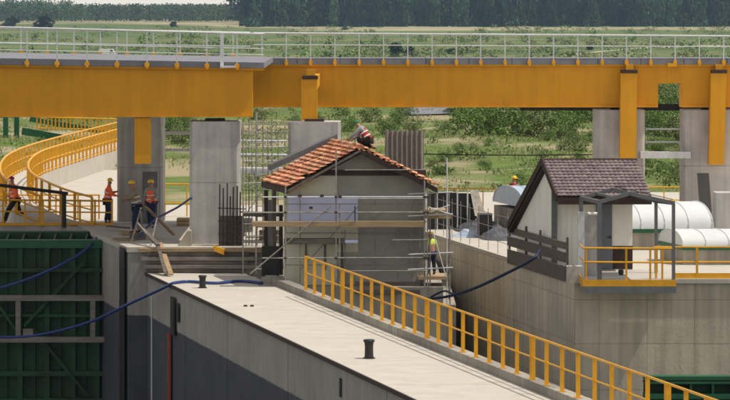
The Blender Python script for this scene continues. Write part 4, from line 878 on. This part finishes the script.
# ---------------------------------------------------------------- people
def skin_mesh(vs, es, rs, mt, root=0, name='body'):
    m = bpy.data.meshes.new(name + '_cage'); m.from_pydata([tuple(v) for v in vs], es, []); o = bpy.data.objects.new('cage', m); COL.link(o)
    sk_ = o.modifiers.new('s', 'SKIN'); sk_.use_smooth_shade = True; sb = o.modifiers.new('b', 'SUBSURF'); sb.levels = 1
    for i, r in enumerate(rs):
        d = m.skin_vertices[0].data[i]; d.radius = r if isinstance(r, tuple) else (r, r); d.use_root = (i == root)
    dg = bpy.context.evaluated_depsgraph_get(); ev = o.evaluated_get(dg); out = bpy.data.meshes.new_from_object(ev); out.name = name
    bpy.data.objects.remove(o); out.materials.clear(); out.materials.append(mt); return out
def person(loc, yaw, J, label, top='orange', sleeve=None, legs='navy', hat='yhat', cap=False, vest=True, scale=1.0):
    """J: joints in the person's own frame, facing +y; x to the right"""
    t = thing('person', label, 'person', loc); t.rotation_euler = (0, 0, yaw); t.scale = (scale,) * 3
    P = {k: V(v) for k, v in J.items()}
    names = ['pel', 'spi', 'che', 'nek', 'hd0', 'hd1', 'shL', 'elL', 'wrL', 'haL', 'shR', 'elR', 'wrR', 'haR', 'hiL', 'knL', 'anL', 'toL', 'hiR', 'knR', 'anR', 'toR']
    rad = [(.16, .125), (.155, .125), (.185, .14), .062, (.084, .095), (.076, .086), .075, .056, .038, .042, .075, .056, .038, .042, .108, .078, .054, .044, .108, .078, .054, .044]
    ed = [('pel', 'spi'), ('spi', 'che'), ('che', 'nek'), ('nek', 'hd0'), ('hd0', 'hd1'), ('che', 'shL'), ('shL', 'elL'), ('elL', 'wrL'), ('wrL', 'haL'), ('che', 'shR'), ('shR', 'elR'), ('elR', 'wrR'), ('wrR', 'haR'),
          ('pel', 'hiL'), ('hiL', 'knL'), ('knL', 'anL'), ('anL', 'toL'), ('pel', 'hiR'), ('hiR', 'knR'), ('knR', 'anR'), ('anR', 'toR')]
    ix = {n_: i for i, n_ in enumerate(names)}
    def sub(keep, grow, mt, nm, root):
        ks = [k for k in names if k in keep]; ii = {k: i for i, k in enumerate(ks)}
        rs = []
        for k in ks:
            r = rad[ix[k]]; rs.append((r[0] + grow, r[1] + grow) if isinstance(r, tuple) else r + grow)
        me = skin_mesh([P[k] for k in ks], [(ii[a], ii[b]) for a, b in ed if a in ii and b in ii], rs, M[mt], ii[root], nm)
        return link(nm, me, t)
    body = sub(names, 0, 'skin', 'body', 'pel')
    # face and fingers joined to the body mesh
    fc = MB(); hd = (P['hd0'] + P['hd1']) / 2; fw = (P['toL'] - P['anL'] + P['toR'] - P['anR']); fw.z = 0
    fw = V(J.get('look', (0, 1, 0))).normalized(); upv = V((0, 0, 1)); rt_ = fw.cross(upv).normalized()
    fc.hexa([hd + fw * .075 - rt_ * .014 - upv * .03, hd + fw * .075 + rt_ * .014 - upv * .03, hd + fw * .07 + rt_ * .01 - upv * .03, hd + fw * .07 - rt_ * .01 - upv * .03,
             hd + fw * .085 - rt_ * .006 + upv * .01, hd + fw * .085 + rt_ * .006 + upv * .01, hd + fw * .07 + rt_ * .006 + upv * .01, hd + fw * .07 - rt_ * .006 + upv * .01])
    for s in (-1, 1): e = hd + rt_ * s * .078; fc.hexa([e + V(q) * .02 for q in ((-.4, -1, -1.4), (.4, -1, -1.4), (.4, 1, -1.4), (-.4, 1, -1.4), (-.4, -1, 1.4), (.4, -1, 1.4), (.4, 1, 1.4), (-.4, 1, 1.4))])
    for s in 'LR':
        w_, h_ = P['wr' + s], P['ha' + s]; d = (h_ - w_).normalized(); sd_ = d.cross(V((0, 0, 1))); sd_ = sd_.normalized() if sd_.length > .1 else V((0, 1, 0)); cu = d.cross(sd_)
        for k in range(4):
            b0 = h_ + sd_ * (k - 1.5) * .02; l1 = [.038, .045, .042, .032][k]
            fc.tube(b0, b0 + d * l1 - cu * .006, .010, 5, .009); fc.tube(b0 + d * l1 - cu * .006, b0 + d * (l1 * 1.6) - cu * .03, .009, 5, .007)
        fc.tube(w_ + d * .03 + sd_ * .025, w_ + d * .065 + sd_ * .055 - cu * .015, .012, 5, .009)
    fm = fc.mesh('features', M['skin']); fixn(fm)
    import bmesh
    b = bmesh.new(); b.from_mesh(body.data); b.from_mesh(fm); b.to_mesh(body.data); b.free()
    ey = MB()
    for s in (-1, 1): e = hd + fw * .078 + rt_ * s * .03 + upv * .012; ey.tube(e, e + fw * .008, .009, 6)
    e = hd + fw * .077 - upv * .048; ey.box(e.x - .02, e.x + .02, e.y - .008, e.y + .008, e.z - .004, e.z + .004)
    link('eyes_and_mouth', ey.mesh('eyes_and_mouth', M['blackc']), t)
    sub(['pel', 'hiL', 'knL', 'anL', 'hiR', 'knR', 'anR'], .022, legs, 'trousers', 'pel')
    for s in 'LR': link('boot', skin_mesh([P['an' + s] + V((0, 0, .03)), P['an' + s] - V((0, 0, .045)) , P['to' + s]], [(0, 1), (1, 2)], [.056, .052, .045], M['blackc'], 0, 'boot'), t)
    if sleeve: sub(['spi', 'che', 'nek', 'shL', 'elL', 'wrL', 'shR', 'elR', 'wrR'], .016, sleeve, 'shirt', 'che')
    else: sub(['spi', 'che', 'shL', 'shR'], .014, top, 'shirt', 'che')
    if vest:
        m_ = skin_mesh([P['pel'] + (P['spi'] - P['pel']) * .25, P['spi'], P['che'], P['che'].lerp(P['nek'], .45)], [(0, 1), (1, 2), (2, 3)], [(.192, .155), (.195, .155), (.225, .175), (.15, .115)], M[top], 1, 'vest'); vv = link('vest', m_, t)
        bd = MB(); c0 = P['pel'].lerp(P['spi'], .75); ax = (P['che'] - P['pel']).normalized()
        for c_ in (c0, c0.lerp(P['che'], .55)): 
            a_ = ax.cross(V((1, 0, 0))).normalized()
            n_ = 14; vs = []
            for hh in (-.022, .022):
                for k in range(n_): th = 2 * pi * k / n_; vs.append(c_ + V((1, 0, 0)) * cos(th) * .207 + a_ * sin(th) * .167 + ax * hh)
            bd.add(vs, [(k, (k + 1) % n_, n_ + (k + 1) % n_, n_ + k) for k in range(n_)])
        link('reflective_band', bd.mesh('reflective_band', M['silver']), vv)
    hp = MB(); hc = P['hd1'] + V((0, 0, .0)) - (V((0, 0, .005)))
    prof = [(.118, 0), (.122, .012), (.112, .02), (.108, .05), (.09, .09), (.055, .115), (.015, .122)] if not cap else [(.10, 0), (.102, .03), (.09, .07), (.05, .09), (.01, .095)]
    hp.lerp = None
    hp.lathe(hc, prof, 14)
    br0 = hc + fw * .09; hp.para(br0 - rt_ * .07 + V((0, 0, .0)), rt_ * .14, fw * .07, V((0, 0, .012)))
    hp.sm = True; hm = hp.mesh('helmet', M[hat]); fixn(hm); link('cap' if cap else 'helmet', hm, t)
    return t
def stand(lean=0., armL=((-.25, .05, 1.15), (-.24, .22, .98)), armR=((.25, .05, 1.15), (.24, .22, .98)), step=0.0, bend=0.0, knee=0.03):
    y1 = lean
    J = dict(pel=(0, 0, .95), spi=(0, .0 + y1 * .35, 1.12), che=(0, y1 * .8, 1.36), nek=(0, y1 * 1.1, 1.52), hd0=(0, y1 * 1.25 + .015, 1.615), hd1=(0, y1 * 1.35 + .015, 1.70),
             shL=(-.19, y1 * .9, 1.42), shR=(.19, y1 * .9, 1.42), hiL=(-.10, 0, .90), hiR=(.10, 0, .90),
             knL=(-.11, knee + step * .45, .50), knR=(.11, knee - step * .25, .50), anL=(-.12, step * .7, .10), anR=(.12, -step * .75, .10 + abs(step) * .08),
             toL=(-.13, step * .7 + .17, .045), toR=(.13, -step * .75 + .16, .045))
    (J['elL'], J['wrL']), (J['elR'], J['wrR']) = armL, armR
    for s in 'LR':
        e, w2 = V(J['el' + s]), V(J['wr' + s]); J['ha' + s] = tuple(w2 + (w2 - e).normalized() * .08)
    return J
# 1: striding left on the gate walkway
p = V((PX(15.5, 136.5), 136.5, .862)); person(p, R(84), stand(.10, ((-.26, -.10, 1.16), (-.25, .04, .95)), ((.26, .12, 1.14), (.25, .32, 1.05)), step=.55), 'worker with dark red helmet and orange vest striding left on the gate walkway', sleeve='orange', legs='blackc', hat='rhat', scale=1.03)
# 2
p = V((PX(107.5, 136.6), 136.6, .862)); person(p, R(-80), stand(.06, ((-.27, .15, 1.2), (-.22, .36, 1.25)), ((.26, .10, 1.18), (.2, .34, 1.12)), step=.12), 'worker with yellow helmet and striped orange vest at the end of the yellow walkway rail', sleeve='orange', legs='navy', scale=.99)
# 3
solid('timber_block', MB().box(PX(130, 127.5), PX(145, 127.5), 127.2, 128.2, .883, 1.10), M['woodd'], 'dark timber stack the middle worker stands on', 'timber')
p = V((PX(137, 127.7), 127.7, 1.103)); person(p, R(95), stand(.12, ((-.30, .18, 1.22), (-.24, .40, 1.22)), ((.30, .16, 1.2), (.24, .38, 1.12)), step=.15), 'worker in khaki shirt and vest with yellow helmet reaching left, middle of the group', top='khaki', sleeve='khaki', legs='navy', scale=1.06)
# 4
p = V((PX(151.5, 134), 134, .883)); person(p, R(160), stand(.04, ((-.26, .06, 1.16), (-.2, .26, 1.1)), ((.26, .02, 1.14), (.27, .08, .90)), step=.18), 'worker in plain orange vest and navy trousers standing right of the group of workers', sleeve='greyc', legs='navy', scale=1.02)
# 5: roof worker, kneeling on the ridge, facing left
pr_ = dict(pel=(0, -.22, .36), spi=(0, -.14, .50), che=(0, .02, .70), nek=(0, .11, .82), hd0=(0, .20, .88), hd1=(0, .26, .95), shL=(-.19, .04, .75), shR=(.19, .04, .75),
           elL=(-.26, .22, .55), wrL=(-.22, .40, .40), haL=(-.21, .47, .35), elR=(.26, .24, .50), wrR=(.2, .44, .34), haR=(.19, .51, .29),
           hiL=(-.11, -.2, .34), knL=(-.17, .14, .40), anL=(-.15, -.05, .08), toL=(-.16, .12, .045), hiR=(.11, -.2, .34), knR=(.2, .1, .12), anR=(.16, -.34, .09), toR=(.16, -.48, .05), look=(0, 1, -.35))
person(V((PX(362.5, 118.1), 118.1, 4.57)), R(72), pr_, 'worker in green cap and red vest crouching on the ridge of the tiled roof', top='redc', sleeve='greyc', legs='blackc', hat='ghat', cap=True, scale=.92)
# 6: on the side scaffold
p = V((PX(431.5, 118.3), 118.3, PZ(276.5, Yc) + .003)); person(p, R(20), stand(.10, ((-.26, .12, 1.15), (-.2, .34, 1.1)), ((.26, .12, 1.15), (.2, .34, 1.05)), step=.05), 'worker in lime yellow top facing the wall on the side scaffold', top='hivis', sleeve='hivis', legs='navy', hat='yhat', vest=False, scale=.80)
# 7: far worker behind the blue skylight
p = V((PX(512.5, 141), 141, .763)); person(p, R(-60), stand(.05), 'distant worker with yellow helmet behind the pale blue skylight', top='redc', sleeve='redc', legs='navy', scale=.97)

# ---------------------------------------------------------------- vegetation
def leaves(mb, c, rx_, rz_, n, size, rng, shell=.35):
    for _ in range(n):
        while True:
            d = V((rng.uniform(-1, 1), rng.uniform(-1, 1), rng.uniform(-1, 1)))
            if .05 < d.length < 1: break
        d = d.normalized() * (1 - shell * rng.random() ** 1.5)
        p = c + V((d.x * rx_, d.y * rx_, d.z * rz_)); a = V((rng.gauss(0, 1), rng.gauss(0, 1), rng.gauss(0, 1))).normalized(); b = a.cross(V((rng.gauss(0, 1), rng.gauss(0, 1), rng.gauss(0, 1)))).normalized()
        s = size * rng.uniform(.6, 1.4)
        k = len(mb.v); mb.v += [p - a * s, p + b * s * .6, p + a * s, p - b * s * .6]; mb.f.append((k, k + 1, k + 2, k + 3))
def crown(seed, w_, h_, nclump, per, leaf, m, z0=.1):
    rng = random.Random(seed); mb = MB()
    for _ in range(nclump):
        a = rng.uniform(0, 2 * pi); r = w_ * math.sqrt(rng.random()) * .72; zz = h_ * (z0 + (1 - z0) * rng.random() ** .8 * (1 - .45 * (r / w_) ** 2))
        cr = w_ * rng.uniform(.22, .42); leaves(mb, V((cos(a) * r, sin(a) * r, zz)), cr, cr * .8, per, leaf, rng)
    return mb.mesh('crown', m)
# bank shrubs: individual things
crowns = [crown(11 + i, 1.0, 1.5, 20, 95, .048, M['leaf'] if i % 3 else M['leaf2'], .12) for i in range(6)]
stemm = MB()
for k in range(4): stemm.tube((0, 0, -.1), (cos(k * 1.7) * .4, sin(k * 1.7) * .4, .8), .03, 5, .012)
stem = stemm.mesh('stems', M['trunk'])
rng = random.Random(5)
def shrub(px, Y, s, lab, i, grp='shrubs on the bank'):
    X = PX(px, Y); t = thing('shrub', lab, 'shrub', (X, Y, gzz(X, Y) - .08), grp)
    t.rotation_euler = (0, 0, rng.uniform(0, 6.28)); t.scale = (s, s, s * rng.uniform(.8, 1.15)); link('crown', crowns[i % 6], t, (0, 0, -.22)); link('stems', stem, t, (0, 0, -.2))
for i in range(110):
    px = rng.choice([rng.uniform(452, 600), rng.uniform(470, 600), rng.uniform(452, 600), rng.uniform(646, 682)]); Y = rng.choice([rng.uniform(205, 258), rng.uniform(225, 258)])
    shrub(px, Y, rng.uniform(1.0, 2.0) * (1.1 if Y > 235 else .85), 'green leafy shrub growing on the grassy bank right of the tiled hut', i)
for i in range(26):
    px = rng.choice([rng.uniform(164, 190), rng.uniform(242, 420), rng.uniform(340, 420)]); Y = rng.uniform(205, 262)
    shrub(px, Y, rng.uniform(.5, 1.1), 'low green shrub on the bank behind the hut and the piers', i, 'low shrubs behind the hut')
for i in range(10):
    shrub(rng.uniform(-10, 100), rng.uniform(225, 262), rng.uniform(.7, 1.3), 'green shrub behind the curved path at the left', i, 'shrubs behind the curved path')
for i in range(5):
    shrub(432 + i * 14, 184 + i * 3, rng.uniform(.35, .6), 'small tuft of green scrub at the foot of the bank', i, 'tufts at the foot of the bank')
for i in range(34):
    Y = rng.uniform(172, 212); shrub(rng.choice([rng.uniform(440, 600), rng.uniform(500, 600), rng.uniform(646, 682)]), Y, rng.uniform(.35, .75), 'small rounded shrub low on the bank above the yard rail', i, 'small shrubs low on the bank')
# grass on the bank (stuff)
gr = MB(); rng = random.Random(9)
for _ in range(52000):
    Y = rng.uniform(164, 268); X = PX(rng.uniform(-20, 750), Y)
    if noise.noise(V((X * .12, Y * .12, 7))) < -.12 and rng.random() < .8: continue
    if Y < 184 and X < -6: continue
    z = gzz(X, Y) - .02; a = rng.uniform(0, pi); s = rng.uniform(.02, .055); hh = rng.uniform(.06, .22) * (1.6 if noise.noise(V((X * .4, Y * .4, 2))) > .2 else .8)
    k = len(gr.v); gr.v += [V((X - cos(a) * s, Y - sin(a) * s, z)), V((X + cos(a) * s, Y + sin(a) * s, z)), V((X + rng.uniform(-.1, .1), Y, z + hh))]; gr.f.append((k, k + 1, k + 2))
M['grass'] = mat('bank_grass', (.19, .24, .07), (.12, .175, .045), .35, .9, island=.4, c3=(.36, .31, .18), s3=.16)
go = link('bank_grass', gr.mesh('bank_grass', M['grass'])); go['kind'] = 'stuff'; tag(go, 'rough green and dry grass covering the bank behind the lock', 'grass')
# scrub on the plain (stuff), seen between the bridge rails
def scrub(seed, n, Y0, Y1, sz, m, name, lab, lift=0, width=420):
    rng = random.Random(seed); mb = MB()
    near = Y1 < 400
    for _ in range(n):
        u = rng.random(); Y = 1 / (1 / Y1 + u * (1 / Y0 - 1 / Y1)); X = PX(rng.uniform(365 - width, 365 + width), Y)
        if near and Y < 184 and X < -7: continue
        if noise.noise(V((X * .012, Y * .006, seed)) * (12 if near else 1)) < (.12 if near else -.05): continue
        s = sz * rng.uniform(.4, 1.3) * (1 + .5 * rng.random()); c = V((X, Y, gzz(X, Y) + s * .5))
        leaves(mb, c, s * rng.uniform(.8, 2.2), s * .6, 60, s * .17, rng, .7)
    o = link(name, mb.mesh(name, m)); o['kind'] = 'stuff'; tag(o, lab, 'scrub')
scrub(3, 2600, 560, 2500, 1.9, M['leaf2'], 'plain_scrub', 'pale green scrub scattered over the plain beyond the bridge')
scrub(4, 900, 600, 2600, 2.2, M['leaf'], 'dark_scrub', 'darker green bushes scattered over the plain beyond the bridge')
def lumpy(seed, m):
    rng = random.Random(seed); mb = MB()
    for k in range(13):
        zz = .12 + 1.38 * k / 12; rr = .62 * (1 - (max(0, zz - .5) / 1.25) ** 2); a = rng.uniform(0, 6.28); q = rr * rng.uniform(.2, .8)
        cr = rng.uniform(.30, .46); leaves(mb, V((cos(a) * q, sin(a) * q, zz)), cr, cr * .62, 95, .105, rng, .18)
    return mb.mesh('crown', m)
scrub(6, 800, 168, 262, .30, M['leaf2'], 'bank_scrub', 'low olive scrub patches growing over the whole grassy bank')
scrub(7, 220, 168, 262, .36, M['leaf'], 'bank_weeds', 'darker green weeds in clumps over the grassy bank')
bigc = [lumpy(41 + i, M['leafd']) for i in range(7)]
tm = MB(); tm.tube((0, 0, -.1), (0.02, 0, .7), .05, 7, .03); tm.tube((0.02, 0, .5), (.3, .1, 1.0), .025, 5, .01); tm.tube((0.02, 0, .45), (-.3, -.1, .95), .025, 5, .01)
trunkm = tm.mesh('trunk', M['trunk'])
def tree(px, Y, wd, hh, lab, grp, i, rng, lf=0):
    X = PX(px, Y); t = thing('tree', lab, 'tree', (X, Y, gzz(X, Y) - .3), grp)
    t.rotation_euler = (0, 0, rng.uniform(0, 6.28)); t.scale = (wd / 2, wd / 2, hh / 1.75)
    link('crown', bigc[i % 7], t, (0, 0, lf)); link('trunk', trunkm, t); return t
rng = random.Random(21)
for i, (px, yb, wpx, hpx, lab, gp) in enumerate(((43, 29, 24, 18, 'round dark tree standing alone at the left edge of the plain', None), (12, 27, 20, 13, 'lower dark tree left of the round tree at the far left', None),
        (397, 57, 20, 18, 'dark bushy tree on the plain above the middle of the girder', None), (410, 56, 12, 13, 'small dark bush right of the bushy tree above the girder', None),
        (345, 30, 8, 4, 'small dark bush on the pale field near the wood', None), (452, 54, 14, 8, 'low dark bush seen through the right half of the bridge railing', None),
        (590, 50, 9, 6, 'small bush by the pale track at the right', None), (174, 27, 10, 7, 'small dark tree on the plain above the left span', None), (669, 108, 22, 24, 'green bush seen through the notch in the girder', None))):
    z = -11; Y = F * (H - z) / yb
    if yb == 108: Y = 300
    s = Y / F; t = tree(px, Y, wpx * s * 1.4, hpx * s, lab, gp, i, rng, -.25)
    if yb == 108: t.location.z = PZ(108, Y)
# wood: individual front trees on the right
for i in range(150):
    px = 243 + (i + rng.random()) * 505 / 150; Y = rng.uniform(2660, 2760) if i % 2 else rng.uniform(2760, 2900)
    tree(px, Y, rng.uniform(13, 20), rng.uniform(26, 34) + (3 if i % 2 == 0 else 0), 'tall dark tree in the front row of the wood along the far field', 'trees along the front of the far wood', i, rng, -.22 if i % 3 else -.3)
def wood(seed, n, x0, x1, Y0, Y1, h0, h1, m, name, lab, per=70):
    rng = random.Random(seed); mb = MB()
    for _ in range(n):
        px = rng.uniform(x0, x1); Y = rng.uniform(Y0, Y1); X = PX(px, Y); hh = rng.uniform(h0, h1); wd = hh * rng.uniform(.28, .5)
        for k in range(4):
            c = V((X + rng.uniform(-.3, .3) * wd, Y, gzz(X, Y) + hh * (.25 + .2 * k))); leaves(mb, c, wd * (1.05 - .18 * k), hh * .17, per // 4, hh * .055, rng, .5)
    o = link(name, mb.mesh(name, m)); o['kind'] = 'stuff'; tag(o, lab, 'wood')
wood(31, 420, 238, 900, 2900, 3150, 30, 42, M['leafd'], 'far_wood', 'dense dark wood filling the background behind the front trees', 80)
wood(32, 1900, -160, 262, 3150, 3500, 13, 17.5, M['leafm'], 'left_wood', 'low hazy wood along the horizon at the left', 60)
wood(33, 420, -160, 70, 3500, 3700, 18, 21.5, M['leafm'], 'rear_wood', 'higher hazy wood behind the low one at the far left', 50)
M['hill'] = mat('far_hill_forest', (.04, .065, .03), (.028, .048, .024), .02, .9)

rs_ = MB(); xs_ = [400 + i * 10 for i in range(17)]
for px in xs_:
    for Yq_ in (246, 249, 252, 255): rs_.v.append(V((PX(px, Yq_), Yq_, gzz(PX(px, Yq_), Yq_) + .12)))
for i in range(16):
    for j in range(3): rs_.f.append((i * 4 + j, i * 4 + 4 + j, i * 4 + 5 + j, i * 4 + 1 + j))
struct('bank_path', rs_, M['deck'])
# white van far off on the plain, behind the railing
Yv = 1240; vx, vz = PX(108, Yv), gz(Yv)
vn = thing('white_van', 'white van far away on the plain behind the left bridge railing', 'van', (vx, Yv, vz))
L0, L1 = vx - 3.2, vx + 3.3
part(vn, 'body', MB().prism([(L0, Yv, vz + .5), (L1, Yv, vz + .5), (L1, Yv, vz + 1.6), (L1 - .9, Yv, vz + 1.9), (L1 - 1.7, Yv, vz + 3.2), (L0 + .15, Yv, vz + 3.3), (L0, Yv, vz + 3.0)], (0, 2.2, 0)), M['vanw'])
part(vn, 'window', MB().prism([(L1 - 1.1, Yv - .02, vz + 1.95), (L1 - 1.75, Yv - .02, vz + 2.9), (L1 - 2.6, Yv - .02, vz + 2.9), (L1 - 2.6, Yv - .02, vz + 1.95)], (0, .015, 0)), M['windows'])
for dx in (1.2, 5.2): part(vn, 'wheel', MB().tube((L0 + dx, Yv - .06, vz + .42), (L0 + dx, Yv + .3, vz + .42), .42, 14), M['dark'])
# pale dirt track on the plain
tk = MB(); 
pts = [(560, 56), (600, 52), (640, 48.5), (700, 46.5), (780, 45.5)]
for (xa, ya), (xb, yb) in zip(pts, pts[1:]):
    a0, b0, b1, a1 = G(xa, ya, -10.95), G(xb, yb, -10.95), G(xb, yb - .9, -10.95), G(xa, ya - .9, -10.95); tk.add([a0, b0, b1, a1], [(0, 1, 2, 3)])
struct('dirt_track', tk, mat('pale_track', (.48, .43, .33), None, .1, .9))

# ---------------------------------------------------------------- air
hz = MB().box(-6500, 6500, -120, 6500, -60, 45); ho = link('haze', None)
hm = bpy.data.materials.new('haze'); hm.use_nodes = True; t = hm.node_tree; t.nodes.clear()
out = t.nodes.new('ShaderNodeOutputMaterial'); pv = t.nodes.new('ShaderNodeVolumePrincipled'); pv.inputs['Color'].default_value = (.50, .72, 1, 1); pv.inputs['Density'].default_value = .00005; pv.inputs['Anisotropy'].default_value = .2
t.links.new(pv.outputs[0], out.inputs['Volume'])
bpy.data.objects.remove(ho); ho = link('haze', hz.mesh('haze', hm)); fixn(ho.data); ho['kind'] = 'stuff'; ho['label'] = 'pale summer haze over the plain'
